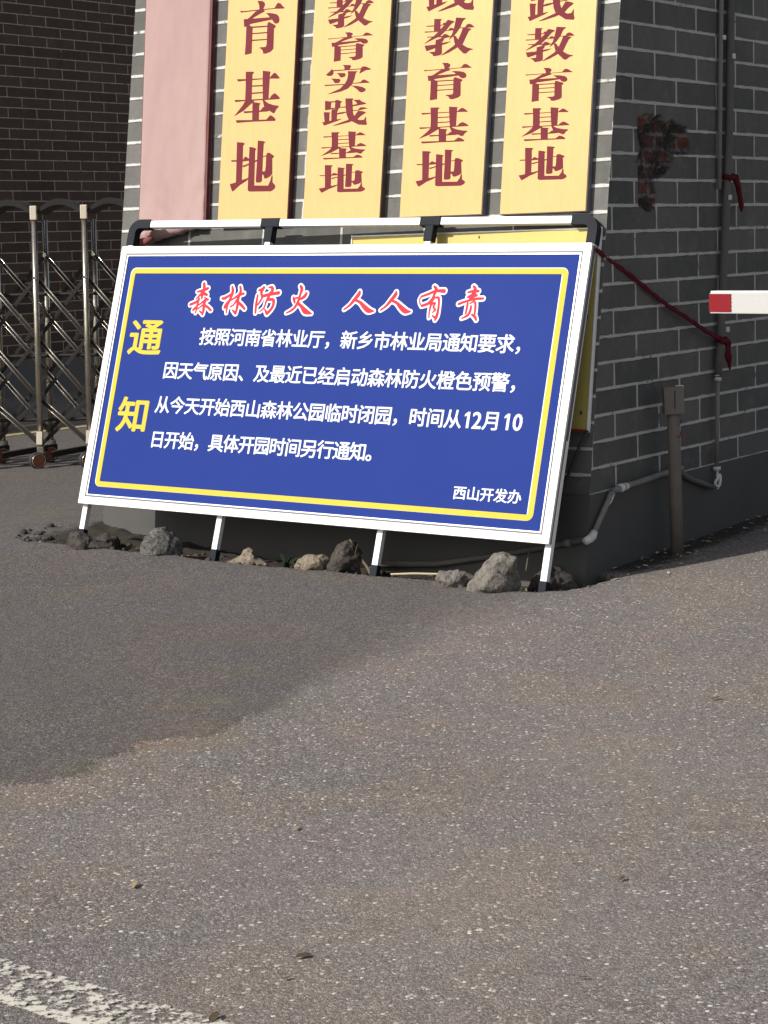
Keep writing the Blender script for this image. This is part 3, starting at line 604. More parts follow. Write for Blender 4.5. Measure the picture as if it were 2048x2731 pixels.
for j in range(nz_):
    for i in range(nx_):
        a = j * (nx_ + 1) + i; fs.append((a, a + 1, a + nx_ + 2, a + nx_ + 1))
side_f = [1 if (k % nx_) == nx_ - 1 else 0 for k in range(len(fs))]
obj('cloth_cover', vs, fs, None, cp, smooth=True, mats=[M['pink'], M['red_cloth']], fmat=side_f)
# loose roll of cloth below it
rl = MB()
pts = smooth_line([(-2.625, 1.505, .035, .022), (-2.59, 1.510, .042, .034), (-2.53, 1.517, .045, .038), (-2.45, 1.527, .043, .034), (-2.36, 1.540, .036, .028), (-2.26, 1.552, .026, .015)], 5)
rl.tube([FW(-p[0], p[1] + 0.003 * math.sin(i * 2.1), p[2]) for i, p in enumerate(pts)], [p[3] * (1 + 0.10 * math.sin(i * 1.7)) for i, p in enumerate(pts)], 12)
rl.build('cloth_roll', M['pink'], cp, True)
kn = MB()
pts = smooth_line([(-2.61, 1.470, .085, .012), (-2.58, 1.460, .115, .022), (-2.51, 1.466, .12, .020), (-2.485, 1.49, .10, .011)], 5)
kn.tube([FW(-p[0], p[1], p[2]) for p in pts], [p[3] for p in pts], 10)
kn.tube([FW(2.60 - 0.004 * k, 1.482 - 0.008 * k, .075 + .004 * math.sin(k)) for k in range(6)], [.008, .012, .012, .010, .008, .004], 8)
kn.build('cloth_knot', M['red_cloth'], cp, True)

# ------------------------------------------------------------------ yellow notice board fixed behind the stand
nb_ = thing('notice_board', 'yellow notice board on the brick front, mostly hidden behind the blue stand', 'notice board', FW(0.66, 0.635, 0.003))
s0, s1, z0, z1 = 0.020, 1.312, 0.632, 1.470
MB().prism([FW(s, z, .024) for s, z in ((s0, z0), (s1, z0), (s1, z1), (s0, z1))], [FW(s, z, .003) for s, z in ((s0, z0), (s1, z0), (s1, z1), (s0, z1))]).build('panel', M['board_yellow'], nb_)
for nm, a, b, mt in (('edge_strip', (s0 - .004, z0 - .012), (s0 - .004, z1 + .008), 'alu'), ('edge_strip', (s1 + .004, z0 - .012), (s1 + .004, z1 + .008), 'alu'), ('edge_strip', (s0 + .001, z1 + .003), (s1 - .001, z1 + .003), 'alu'), ('bottom_strip', (s0 + .001, z0 - .004), (s1 - .001, z0 - .004), 'board_red')):
    MB().bar(FW(*a, .017), FW(*b, .017), 0.007, 0.024, E_ if a[0] == b[0] else UP, 0.002).build(nm, M[mt], nb_)
MB().tube([FW(0.62, 1.445, 0.0252), FW(0.62, 1.455, 0.0256)], 0.003, 6).build('screw', M['dark_alu'], nb_)
for (s, z) in ((0.052, 1.10), (0.052, 0.70)):
    MB().box(FW(s, z, 0.0255), E_ * .005, UP * .008, FN * .002).build('screw', M['dark_alu'], nb_)

# ------------------------------------------------------------------ the blue notice stand
S_O = Vector((-0.4025, 8.5469, 0.2217)); SA, SB, SC = -0.5757, -0.311, 0.0207
Rz = Matrix.Rotation(SA, 3, 'Z'); Rx = Matrix.Rotation(SB, 3, 'X'); Ry = Matrix.Rotation(SC, 3, 'Y')
SR = Rz @ Rx @ Ry
SU, SV, SN = SR @ Vector((1, 0, 0)), SR @ Vector((0, 0, 1)), SR @ Vector((0, -1, 0))
def SP(u, v, o=0.0): return S_O + SU * u + SV * v + SN * o
SW, SH = 2.57, 1.2813
stand = thing('notice_stand', 'large blue notice stand lettered in white, red and yellow, leaning on the gatehouse front', 'notice stand', SP(0, -0.2))
hw = SW / 2
# panel face sits 5 mm behind the face of the frame (offset 0)
PO = -0.005
c = [(-hw + .02, .02), (hw - .02, .02), (hw - .02, SH - .02), (-hw + .02, SH - .02)]
MB().prism([SP(u, v, PO) for u, v in c], [SP(u, v, PO - .012) for u, v in c]).build('panel', M['blue'], stand)
FWD, FT = 0.037, 0.048
def mitre(a, b, ia, ib, o0, o1):
    m = MB(); q = [a, b, ib, ia]
    return m.prism([SP(u, v, o0) for u, v in q], [SP(u, v, o1) for u, v in q])
OC = [(-hw, 0), (hw, 0), (hw, SH), (-hw, SH)]
IC = [(-hw + FWD, FWD), (hw - FWD, FWD), (hw - FWD, SH - FWD), (-hw + FWD, SH - FWD)]
g_ = 0.0006
for k in range(4):
    k2 = (k + 1) % 4
    r_ = mitre(OC[k], OC[k2], IC[k], IC[k2], 0.0, -0.016).build('frame_rail', M['alu'], stand)
    bv = r_.modifiers.new('bevel', 'BEVEL'); bv.width = 0.0025; bv.segments = 2
    i0 = 0.004; OC2 = [(lerp(o[0], i[0], .12), lerp(o[1], i[1], .12)) for o, i in zip(OC, IC)]
    IC2 = [(o[0] * (hw - FWD - .002) / hw, FWD + .002 if o[1] == 0 else SH - FWD - .002) for o in OC]
    mitre(OC2[k], OC2[k2], IC2[k], IC2[k2], -0.0165, -FT).build('frame_back', M['dark_alu'], stand)
    # dark gasket then a thin white bead round the printed sheet
    def ring(m): return [(-hw + m, m), (hw - m, m), (hw - m, SH - m), (-hw + m, SH - m)]
    A, B = ring(FWD + .001), ring(FWD + .0065)
    mitre(A[k], A[k2], B[k], B[k2], -0.0025, -0.0055).build('gasket', M['dark_alu'], stand)
    A, B = ring(FWD + .007), ring(FWD + .0125)
    mitre(A[k], A[k2], B[k], B[k2], -0.0008, -0.0055).build('bead', M['alu'], stand)
# yellow border line with rounded corners over a slightly larger pale line
def rrect(x0, y0, x1, y1, r, n=8):
    out = []
    for cx_, cy_, a in ((x1 - r, y0 + r, -90), (x1 - r, y1 - r, 0), (x0 + r, y1 - r, 90), (x0 + r, y0 + r, 180)):
        for i in range(n + 1):
            t = math.radians(a + 90 * i / n); out.append((cx_ + r * math.cos(t), cy_ + r * math.sin(t)))
    return out
def ringmesh(o, i, off):
    n = len(o); return MB().add([SP(u, v, off) for u, v in o] + [SP(u, v, off) for u, v in i], [(k, (k + 1) % n, n + (k + 1) % n, n + k) for k in range(n)])
BX0, BX1, BY0, BY1, BW = -1.199, 1.191, 0.0905, 1.1705, 0.0245
ringmesh(rrect(BX0 - .004, BY0 - .001, BX1 + .001, BY1 + .004, .03), rrect(BX0 + BW - .002, BY0 + BW - .002, BX1 - BW - .005, BY1 - BW + .002, .006), PO + .0007).build('border_underline', M['sign_white'], stand)
ringmesh(rrect(BX0, BY0, BX1, BY1, .028), rrect(BX0 + BW, BY0 + BW, BX1 - BW, BY1 - BW, .006), PO + .0013).build('border_line', M['sign_yellow'], stand)
# ---- printed text from the built-in face
_cache = {}
def char_mesh(ch):
    if ch in _cache: return _cache[ch]
    cu = bpy.data.curves.new('t', 'FONT'); cu.body = ch; cu.size = 1.0; cu.resolution_u = 3; cu.fill_mode = 'FRONT'
    to = bpy.data.objects.new('t', cu); COL.objects.link(to)
    bpy.context.view_layer.update()
    me = bpy.data.meshes.new_from_object(to.evaluated_get(bpy.context.evaluated_depsgraph_get()))
    r = ([(v.co.x, v.co.y) for v in me.vertices], [tuple(p.vertices) for p in me.polygons])
    bpy.data.objects.remove(to); bpy.data.curves.remove(cu); bpy.data.meshes.remove(me)
    _cache[ch] = r; return r
rv, _ = char_mesh('国')
EMX = (min(v[0] for v in rv) + max(v[0] for v in rv)) / 2; EMY = (min(v[1] for v in rv) + max(v[1] for v in rv)) / 2
EMW = max(v[0] for v in rv) - min(v[0] for v in rv); EMH = max(v[1] for v in rv) - min(v[1] for v in rv)
def put_char(mb, ch, u, v, w, h, bold, off, latin=False):
    """u, v = centre of the character cell; w, h = size of a full square character"""
    pv, pf = char_mesh(ch)
    if ch == '1':      # plain heavy one: a stem and a slanting flag
        x0, x1 = u - w * .06, u + w * .42
        q = [(x0, v - h / 2), (x1, v - h / 2), (x1, v + h / 2), (x0 + w * .06, v + h / 2), (u - w * .52, v + h * .33), (u - w * .50, v + h * .19), (x0, v + h * .30)]
        mb.add([SP(a, b, off) for a, b in q], [tuple(range(7))]); return
    if latin:
        x0, x1 = min(p[0] for p in pv), max(p[0] for p in pv); y0, y1 = min(p[1] for p in pv), max(p[1] for p in pv)
        cx_, cy_, sx, sy = (x0 + x1) / 2, (y0 + y1) / 2, w / (x1 - x0), h / (y1 - y0)
    else: cx_, cy_, sx, sy = EMX, EMY, w / EMW, h / EMH
    k = 0
    for dx, dy in [(0, 0)] + [(math.cos(a * math.pi / 4) * 1.0, math.sin(a * math.pi / 4) * 0.75) for a in range(8)]:
        o = off + 0.00007 * k; k += 1
        mb.add([SP(u + (x - cx_) * sx + dx * bold, v + (y - cy_) * sy + dy * bold, o) for x, y in pv], pf)
def text_row(txt, u0, u1, v, w, h, bold, name='text_line', extra=()):
    mb = MB(); n = len(txt)
    for i, ch in enumerate(txt):
        u = lerp(u0, u1, i / (n - 1))
        put_char(mb, ch, u, v, w, h, bold, PO + .0008)
        if ch in '，、' and i < n - 1: mb.build(name, M['sign_white'], stand); mb = MB()
    for ch, u, w2, lat in extra: put_char(mb, ch, u, v, w2, h * (0.92 if lat else 1), bold * (1.25 if lat else 1), PO + .0008, lat)
    return mb.build(name, M['sign_white'], stand)
CW, CHH, BO = 0.0765, 0.0770, 0.0018
text_row('按照河南省林业厅，新乡市林业局通知要求，', -0.667, 1.029, 0.838, CW, CHH, BO)
text_row('因天气原因、及最近已经启动森林防火橙色预警，', -0.853, 1.032, 0.670, CW, CHH, BO)
text_row('从今天开始西山森林公园临时闭园，时间从', -0.866, 0.738, 0.5025, CW, CHH, BO, extra=(('1', 0.808, 0.027, True), ('2', 0.857, 0.042, True), ('月', 0.929, CW, False), ('1', 1.003, 0.027, True), ('0', 1.055, 0.042, True)))
text_row('日开始，具体开园时间另行通知。', -0.863, 0.366, 0.3345, CW, CHH, BO)
text_row('西山开发办', 0.826, 1.093, 0.1855, 0.0565, 0.0545, 0.0014, 'signature_line')
for ch, u, v, w, h in (('通', -1.040, 0.826, 0.176, 0.164), ('知', -1.036, 0.444, 0.166, 0.158)):
    mb = MB(); put_char(mb, ch, u, v, w, h, 0.0048, PO + .0008); mb.build('heading_character', M['sign_yellow'], stand)
# ---- brush-written red title with a white rim
TITLE = [[[[-0.7394,1.0955,0.0146],[-0.7332,1.0697,0.0158],[-0.7397,1.0482,0.0146],[-0.7392,1.0245,0.0097]],[[-0.7721,1.0565,0.0061],[-0.7424,1.0621,0.0146],[-0.7125,1.0731,0.0133]],[[-0.7401,1.0503,0.0146],[-0.7563,1.0372,0.0097],[-0.7716,1.0219,0.0061]],[[-0.7401,1.0503,0.0194],[-0.7119,1.042,0.0121]],[[-0.8016,0.9935,0.0122],[-0.7716,1.0047,0.0122],[-0.7553,1.0178,0.0122],[-0.7543,1.0264,0.0049]],[[-0.7561,1.0221,0.0085],[-0.7584,0.9919,0.0109],[-0.7617,0.953,0.0061]],[[-0.7557,0.9919,0.0073],[-0.7757,0.97,0.011],[-0.7798,0.9635,0.0073]],[[-0.7527,0.9898,0.0049],[-0.7315,1.0051,0.0097],[-0.7127,1.0183,0.0145],[-0.6994,1.0184,0.0097]],[[-0.7227,1.0289,0.0061],[-0.7051,1.0205,0.0097]],[[-0.7127,1.0183,0.0121],[-0.7192,0.9967,0.0145],[-0.717,0.9708,0.0145],[-0.7174,0.945,0.0073]],[[-0.7264,0.9923,0.0073],[-0.752,0.9725,0.0061]],[[-0.7211,0.9923,0.0145],[-0.6951,0.9819,0.0121],[-0.6737,0.9671,0.0121]],[[-0.7393,0.9619,0.0061],[-0.7182,0.9493,0.0121]]],[[[-0.569,1.0818,0.0096],[-0.5615,1.0562,0.0155],[-0.5703,1.0198,0.0132],[-0.5804,0.9898,0.012],[-0.5791,0.9556,0.006]],[[-0.6188,1.0257,0.0084],[-0.603,1.0259,0.0144],[-0.5792,1.039,0.0108],[-0.5651,1.0476,0.012]],[[-0.5721,1.0155,0.012],[-0.589,0.994,0.0144],[-0.5945,0.9811,0.012]],[[-0.5221,1.0821,0.0107],[-0.5154,1.0609,0.0131],[-0.5224,1.0289,0.0143],[-0.5203,0.9906,0.0143],[-0.5234,0.9521,0.0095]],[[-0.5643,1.0156,0.006],[-0.5362,1.033,0.0107],[-0.5174,1.0438,0.0143],[-0.495,1.0494,0.0107]],[[-0.5308,1.0181,0.0107],[-0.5446,0.9945,0.0072],[-0.5612,0.9858,0.0072]],[[-0.5213,1.0097,0.0107],[-0.4973,0.993,0.0143],[-0.4759,0.9762,0.0107]],[[-0.5449,0.9689,0.0072],[-0.5268,0.9563,0.0143]]],[[[-0.4127,1.0427,0.0083],[-0.4132,1.0046,0.0118],[-0.4095,0.958,0.0094]],[[-0.4094,1.0661,0.0094],[-0.3923,1.0704,0.0141],[-0.3836,1.0789,0.0141]],[[-0.3875,1.0726,0.0141],[-0.3942,1.0535,0.0141],[-0.385,1.0324,0.0094],[-0.3939,1.0112,0.0094],[-0.4039,0.9963,0.0071]],[[-0.3557,1.0802,0.0059],[-0.3376,1.0793,0.0141],[-0.3323,1.0646,0.0141],[-0.3495,1.0476,0.0106]],[[-0.3858,1.0367,0.0141],[-0.3491,1.0455,0.0141],[-0.2947,1.0544,0.0164]],[[-0.3475,1.0371,0.0141],[-0.358,1.0116,0.0094],[-0.3652,0.9819,0.0071],[-0.385,0.9647,0.0059]],[[-0.3472,1.0223,0.0141],[-0.3188,1.0205,0.0141],[-0.3144,0.9974,0.0141],[-0.3231,0.9762,0.0141],[-0.3421,0.9548,0.0141]],[[-0.3589,0.9757,0.0059],[-0.3454,0.959,0.0141]]],[[[-0.2073,1.0343,0.007],[-0.2028,1.0239,0.0128],[-0.195,1.0093,0.0093]],[[-0.2057,1.0259,0.0093],[-0.1722,1.0347,0.0081]],[[-0.177,1.0868,0.0116],[-0.1668,1.0723,0.0162],[-0.1717,1.0451,0.0116],[-0.1779,1.0116,0.0127],[-0.1907,0.9863,0.0116],[-0.208,0.9714,0.0104],[-0.2335,0.9595,0.0058]],[[-0.1378,1.0517,0.0138],[-0.1455,1.0391,0.0162],[-0.1631,1.0264,0.0116]],[[-0.1771,1.0074,0.0139],[-0.1539,0.991,0.0162],[-0.1271,0.9684,0.0254],[-0.0927,0.9584,0.0069]]],[[[0.1529,1.0626,0.0112],[0.1504,1.0503,0.018],[0.1329,1.0275,0.0158],[0.1112,1.0006,0.0113],[0.0835,0.9796,0.0068]],[[0.1385,1.0235,0.0113],[0.1646,1.0135,0.0135],[0.1929,0.9913,0.0213],[0.2174,0.9763,0.0224],[0.2441,0.9746,0.0056]]],[[[0.3481,1.0614,0.0111],[0.3456,1.0492,0.0177],[0.3286,1.0266,0.0155],[0.3075,1.0,0.0111],[0.2804,0.9792,0.0067]],[[0.3341,1.0226,0.0111],[0.3596,1.0128,0.0133],[0.3874,0.9908,0.0209],[0.4114,0.976,0.022],[0.4375,0.9743,0.0055]]],[[[0.4839,1.0435,0.0087],[0.5145,1.0538,0.0109],[0.5535,1.0683,0.0119],[0.5949,1.0686,0.0173]],[[0.5428,1.0882,0.0109],[0.5546,1.0743,0.0152],[0.5473,1.0522,0.0109],[0.5422,1.03,0.0174],[0.5224,1.0117,0.0131],[0.4918,1.0013,0.0109]],[[0.4839,1.0435,0.0076],[0.4753,1.0273,0.0044],[0.4837,1.0072,0.0055]],[[0.5394,1.02,0.0131],[0.537,0.9958,0.0087],[0.5358,0.9717,0.0065],[0.538,0.9476,0.0048]],[[0.5522,1.0382,0.0065],[0.5706,1.0384,0.0108],[0.5771,1.0224,0.0098],[0.5793,0.9864,0.0098],[0.5769,0.9562,0.013],[0.571,0.9381,0.0076]],[[0.5534,0.9579,0.0054],[0.5665,0.9501,0.0109]],[[0.5456,1.012,0.0087],[0.559,1.0142,0.0076],[0.5532,0.996,0.0076],[0.5647,0.9841,0.0076],[0.5531,0.9719,0.0048]]],[[[0.7414,1.0897,0.0107],[0.7504,1.0779,0.0149],[0.7443,1.0501,0.0214],[0.733,1.0381,0.0128]],[[0.7168,1.0637,0.0075],[0.7474,1.07,0.0128],[0.7678,1.0692,0.0107]],[[0.7187,1.0419,0.0075],[0.7443,1.0501,0.0192],[0.7623,1.0503,0.0107]],[[0.6789,1.0116,0.0107],[0.7152,1.024,0.0096],[0.7586,1.0344,0.0107],[0.7964,1.0368,0.0096]],[[0.7235,1.0161,0.0086],[0.7231,0.9943,0.0096],[0.7211,0.9684,0.0075]],[[0.7352,1.0143,0.0053],[0.7563,1.0225,0.0075],[0.7638,1.0067,0.0096],[0.7667,0.9671,0.0085]],[[0.7419,1.0025,0.0085],[0.7427,0.9866,0.0107],[0.7336,0.9626,0.0107],[0.7046,0.9472,0.0054]],[[0.7535,0.9649,0.0085],[0.7689,0.9552,0.0128],[0.7783,0.9415,0.0085]]]]
def ribbon(mb, pts, grow, off, cut=0.0):
    P = smooth_line(pts, 6) if len(pts) > 2 else [tuple(lerp(a, b, t / 6) for a, b in zip(pts[0], pts[1])) for t in range(7)]
    L = []; R = []
    for i, (u, v, w) in enumerate(P):
        a = P[max(i - 1, 0)]; b = P[min(i + 1, len(P) - 1)]
        dx, dy = b[0] - a[0], b[1] - a[1]; l = math.hypot(dx, dy) or 1
        nx_, ny_ = -dy / l, dx / l; r = w / 2 + grow
        L.append((u + nx_ * r, v + ny_ * r)); R.append((u - nx_ * r, v - ny_ * r))
    q = [SP(*p, off) for p in L] + [SP(*p, off) for p in R]; n = len(L)
    mb.add(q, [(i, i + 1, n + i + 1, n + i) for i in range(n - 1)])
    for (u, v, w), sgn, (u2, v2, _) in ((P[0], 1, P[1]), (P[-1], -1, P[-2])):
        r = w / 2 + grow; base = math.atan2(v - v2, u - u2)
        mb.add([SP(u, v, off)] + [SP(u + r * math.cos(base + a * math.pi / 8), v + r * math.sin(base + a * math.pi / 8), off) for a in range(-4, 5)], [(0, i, i + 1) for i in range(1, 9)])
for ch in TITLE:
    wmb = MB(); rmb = MB()
    for n, stroke in enumerate(ch):
        ribbon(wmb, stroke, 0.0090, PO + .0006 + 0.00005 * n)
        ribbon(rmb, stroke, 0.0006, PO + .0016 + 0.00005 * n)
    t_ = rmb.build('title_character', M['sign_red'], stand)
    wmb.build('white_rim', M['sign_white'], t_)
# ---- uprights, top rail, black connectors and feet
LEGO = -0.066                                     # uprights run behind the frame
LW = 0.030
leg_u = [(-1.262, -1.262), (-0.446, -0.430), (0.437, 0.452), (1.268, 1.262)]
leg_v = [-0.165, -0.200, -0.199, -0.197]
rail_v = lambda u: 1.3975 - 0.004 * u
for k, ((ub, ut), vb) in enumerate(zip(leg_u, leg_v)):
    top_v = rail_v(ut) - 0.085
    lg = MB().bar(SP(ub, vb + 0.045, LEGO + .02), SP(ut, top_v, LEGO + .02), LW, 0.028, SU, 0.003).build('upright', M['white'], stand)
    MB().bar(SP(ub, vb - 0.012, LEGO + .02), SP(ub, vb + 0.046, LEGO + .02), LW + .006, 0.034, SU, 0.003).build('foot_cap', M['black_plastic'], lg)
RO = LEGO + .02
def conn(name, parts):
    m = MB()
    for a, b, w, h in parts: m.bar(SP(*a, RO), SP(*b, RO), w, h, SU if abs(a[0] - b[0]) < abs(a[1] - b[1]) else SV, 0.004)
    return m.build(name, M['black_plastic'], stand)
for k in (1, 2):
    u = leg_u[k][1]; v = rail_v(u)
    conn('tee_connector', [((u - .053, v), (u + .053, v), .044, .042), ((u, v - .02), (u, v - .092), .044, .0405)])
for k, sg in ((0, 1), (3, -1)):
    u = leg_u[k][1]; v = rail_v(u); r = 0.045
    m = MB()
    arc = [(u + sg * (.105), v)] + [(u + sg * (r - r * math.cos(a)), v - (r - r * math.sin(a))) for a in [math.pi / 2 * (1 - i / 7) for i in range(8)]] + [(u, v - .105)]
    rows = []
    for i, (a, b) in enumerate(arc):
        p = arc[max(i - 1, 0)]; q = arc[min(i + 1, len(arc) - 1)]
        t = Vector((q[0] - p[0], q[1] - p[1])).normalized(); n = Vector((-t.y, t.x)) * 0.022
        rows.append([SP(a + n.x, b + n.y, RO + .021), SP(a - n.x, b - n.y, RO + .021), SP(a - n.x, b - n.y, RO - .021), SP(a + n.x, b + n.y, RO - .021)])
    vs = [p for r_ in rows for p in r_]; fs = [(0, 1, 2, 3), tuple(len(vs) - 4 + i for i in (3, 2, 1, 0))]
    for i in range(len(rows) - 1):
        for j in range(4):
            fs.append((i * 4 + j, i * 4 + (j + 1) % 4, i * 4 + 4 + (j + 1) % 4, i * 4 + 4 + j))
    obj('corner_connector', vs, fs, M['black_plastic'], stand)
ru = [leg_u[0][1] + .10, leg_u[1][1] - .052, leg_u[1][1] + .052, leg_u[2][1] - .052, leg_u[2][1] + .052, leg_u[3][1] - .10]
for a, b in ((0, 1), (2, 3), (4, 5)):
    MB().bar(SP(ru[a], rail_v(ru[a]), RO), SP(ru[b], rail_v(ru[b]), RO), .034, .032, SV, 0.004).build('top_rail', M['white'], stand)

# ------------------------------------------------------------------ rocks and bits along the stand's foot
def rock(name, label, sil, base, w, h, depth, mat, seed, rot=0.0, sink=0.02, group='rocks along the foot of the stand'):
    """sil: outline in (0..1, 0..1); the body bulges by depth towards and away from the viewer"""
    rng = random.Random(seed); P = [((x - 0.5) * w, y * h) for x, y in sil]
    cx_, cy_ = sum(p[0] for p in P) / len(P), sum(p[1] for p in P) / len(P)
    def rad(a):
        dx, dy = math.cos(a), math.sin(a); best = 0
        for i in range(len(P)):
            x1, y1 = P[i][0] - cx_, P[i][1] - cy_; x2, y2 = P[(i + 1) % len(P)][0] - cx_, P[(i + 1) % len(P)][1] - cy_
            ex, ey = x2 - x1, y2 - y1; den = dx * ey - dy * ex
            if abs(den) < 1e-9: continue
            t = (x1 * ey - y1 * ex) / den; k = (x1 * dy - y1 * dx) / den
            if t > 0 and -1e-6 <= k <= 1 + 1e-6: best = max(best, t)
        return best
    bm = bmesh.new(); bmesh.ops.create_icosphere(bm, subdivisions=5, radius=1)
    planes = [(Vector((rng.uniform(-1, 1), rng.uniform(-1, 0.2), rng.uniform(-.5, 1))).normalized(), rng.uniform(.55, .82)) for _ in range(11)]
    xdir = Vector((math.cos(rot), math.sin(rot), 0)); ydir = Vector((-math.sin(rot), math.cos(rot), 0))
    vs = []
    for v in bm.verts:
        n = v.co.normalized(); q = n.copy()
        for pn, pd in planes:
            dd = q.dot(pn)
            if dd > pd: q -= pn * (dd - pd) * 0.9
        r2 = math.hypot(n.x, n.z); a = math.atan2(n.z, n.x); R = rad(a)
        sx = math.hypot(q.x, q.z) if r2 > 1e-6 else 0
        sc = min(1.0, sx ** 0.8 if sx > 0 else 0)
        x = cx_ + R * sc * math.cos(a); z = cy_ + R * sc * math.sin(a); y = q.y * depth
        o = Vector((x, y, z)); sz = max(w, h)
        nn = noise.noise(o * (7.0 / sz * .35) + Vector((seed * 3.1, 0, 0))) * .055 * sz + noise.noise(o * (22.0 / sz * .35) + Vector((0, seed * 2.3, 0))) * .042 * sz + noise.noise(o * (60.0 / sz * .35) + Vector((0, 0, seed))) * .012 * sz
        o += n * nn
        vs.append(Vector(base) + xdir * o.x + ydir * o.y + UP * (o.z - sink))
    fs = [tuple(v.index for v in f.verts) for f in bm.faces]; bm.free()
    o = obj(name, [v - Vector(base) for v in vs], fs, M[mat], smooth=True); o.location = base
    return tag(o, label, 'rock', group)
RK = [
 ('rock', 'flat brown slab of rock lying at the foot of the leftmost white upright', [(0,.5),(.05,.95),(.25,1),(.45,.78),(.75,.5),(1,.2),(.95,0),(.6,0),(.3,.0),(.05,.1)], (-1.385,8.99,.062), .235, .105, .08, 'soil_rock', 3),
 ('rock', 'dark earthy stone half hidden behind the flat brown slab', [(0,.3),(.2,.8),(.5,1),(.8,.8),(1,.2),(.9,0),(.1,0)], (-1.33,9.13,.02), .16, .125, .06, 'soil_rock', 8),
 ('rock', 'rounded dark grey boulder with pale veins between first and second uprights', [(0,.55),(.1,.8),(.35,.95),(.6,1),(.85,.87),(.98,.6),(1,.2),(.97,0),(.5,0),(.05,0),(0,.2)], (-1.035,8.86,.020), .21, .178, .085, 'dark_rock', 5),
 ('rock', 'craggy tan rock with a peaked top just right of the second upright', [(0,.4),(.1,.5),(.25,.7),(.4,.97),(.5,1),(.62,.9),(.68,.62),(.85,.4),(1,.15),(.95,0),(.4,0),(.1,0),(.02,.2)], (-0.622,8.655,.010), .225, .105, .06, 'tan_rock', 11),
 ('rock', 'pale tan blocky rock leaning on the big dark rock', [(0,.45),(.05,.78),(.25,.95),(.6,1),(.85,1),(1,.7),(1,.05),(.7,0),(.3,.0),(.06,.1)], (-0.325,8.44,.006), .170, .112, .06, 'tan_rock', 14),
 ('rock', 'dark rough rock in shade just left of the third upright', [(.05,0),(0,.35),(.15,.65),(.3,.9),(.5,1),(.8,.95),(.97,.6),(1,0)], (-0.175,8.42,-.005), .17, .19, .08, 'soil_rock', 17),
 ('rock', 'small grey flat-topped rock just left of the biggest boulder', [(0,.75),(.1,1),(.5,1),(.8,.92),(1,.66),(.97,.1),(.85,0),(.5,0),(.1,.1),(.03,.5)], (0.285,7.965,.006), .172, .092, .06, 'grey_rock', 20),
 ('rock', 'biggest grey boulder with sloping left side beside the rightmost upright', [(0,.05),(.03,.3),(.18,.52),(.3,.74),(.5,.92),(.75,1),(1,1),(.98,.7),(.9,.5),(.88,.1),(.82,0),(.5,0),(.2,0)], (0.452,7.84,.004), .250, .200, .095, 'grey_rock', 23),
 ('rock', 'low dark rock in shade right behind the rightmost upright', [(0,.2),(.1,.7),(.4,.95),(.7,.88),(1,.3),(.95,0),(.1,0)], (0.69,7.965,-.03), .22, .15, .07, 'soil_rock', 26),
]
for a in RK: rock(*a, rot=-0.02)
rng = random.Random(5)
def blob(mb, c, r, sd):
    bm = bmesh.new(); bmesh.ops.create_icosphere(bm, subdivisions=2, radius=r)
    vs = []
    for v in bm.verts:
        n = v.co.normalized(); vs.append(Vector(c) + v.co * (1 + .5 * noise.noise(n * 1.6 + Vector((sd, 0, 0)))) * 1.0)
    for v in vs: v.z = c[2] + (v.z - c[2]) * .7
    bm.verts.index_update(); mb.add(vs, [tuple(v.index for v in f.verts) for f in bm.faces]); bm.free()
grit = MB()
for i in range(420):
    s = rng.uniform(-.15, 2.95); te = interp(s, [p[0] for p in EDGE[3:]], [p[1] for p in EDGE[3:]])
    t = te + rng.uniform(.0, .40) ** 1.2
    p = C0 + E_ * s + D * t
    r = rng.choice([.003, .004, .006, .008, .010, .014]) * rng.uniform(.7, 1.2)
    blob(grit, G(p.x, p.y, r * .3), r, i * 1.7)
for i in range(26):
    s = rng.uniform(2.3, 2.95); t = interp(s, [p[0] for p in EDGE[3:]], [p[1] for p in EDGE[3:]]) + rng.uniform(-.02, .22)
    p = C0 + E_ * s + D * t; r = rng.choice([.006, .009, .013, .02]); blob(grit, G(p.x, p.y, r * .3), r, i * 2.7)
tag(grit.build('soil_crumbs', M['soil_rock'], None, True), 'dark soil crumbs and grit filling the gutter under the blue stand', 'grit', kind='stuff')
lit = MB()
def flake(mb, p, r, rng, asp=.5):
    a = rng.uniform(0, 6.28); u = Vector((math.cos(a), math.sin(a), rng.uniform(-.25, .25))); v = Vector((-math.sin(a), math.cos(a), rng.uniform(-.3, .3))) * asp
    k = [(-1, 0), (-.5, .8), (.3, .7), (1, 0), (.4, -.75), (-.5, -.7)]
    mb.add([p + u * (x * r) + v * (y * r) + UP * (.10 * r * (1 - x * x)) for x, y in k], [tuple(range(6))])
for i in range(190):
    t = rng.uniform(-.1, 4.2) if i < 150 else rng.uniform(.05, 1.0); s = -(.02 + abs(rng.gauss(0, .13)))
    p = C0 + E_ * s + D * t; flake(lit, G(p.x, p.y, .008), rng.uniform(.005, .017), rng)
for i in range(60):
    s = rng.uniform(-.1, 2.9); te = interp(s, [p[0] for p in EDGE[3:]], [p[1] for p in EDGE[3:]]); p = C0 + E_ * s + D * (te + rng.uniform(.03, .3))
    flake(lit, G(p.x, p.y, .008), rng.uniform(.004, .012), rng)
tag(lit.build('leaf_litter', M['litter']), 'pale dry leaf scraps strewn along the foot of the gatehouse walls', 'leaf litter', kind='stuff')
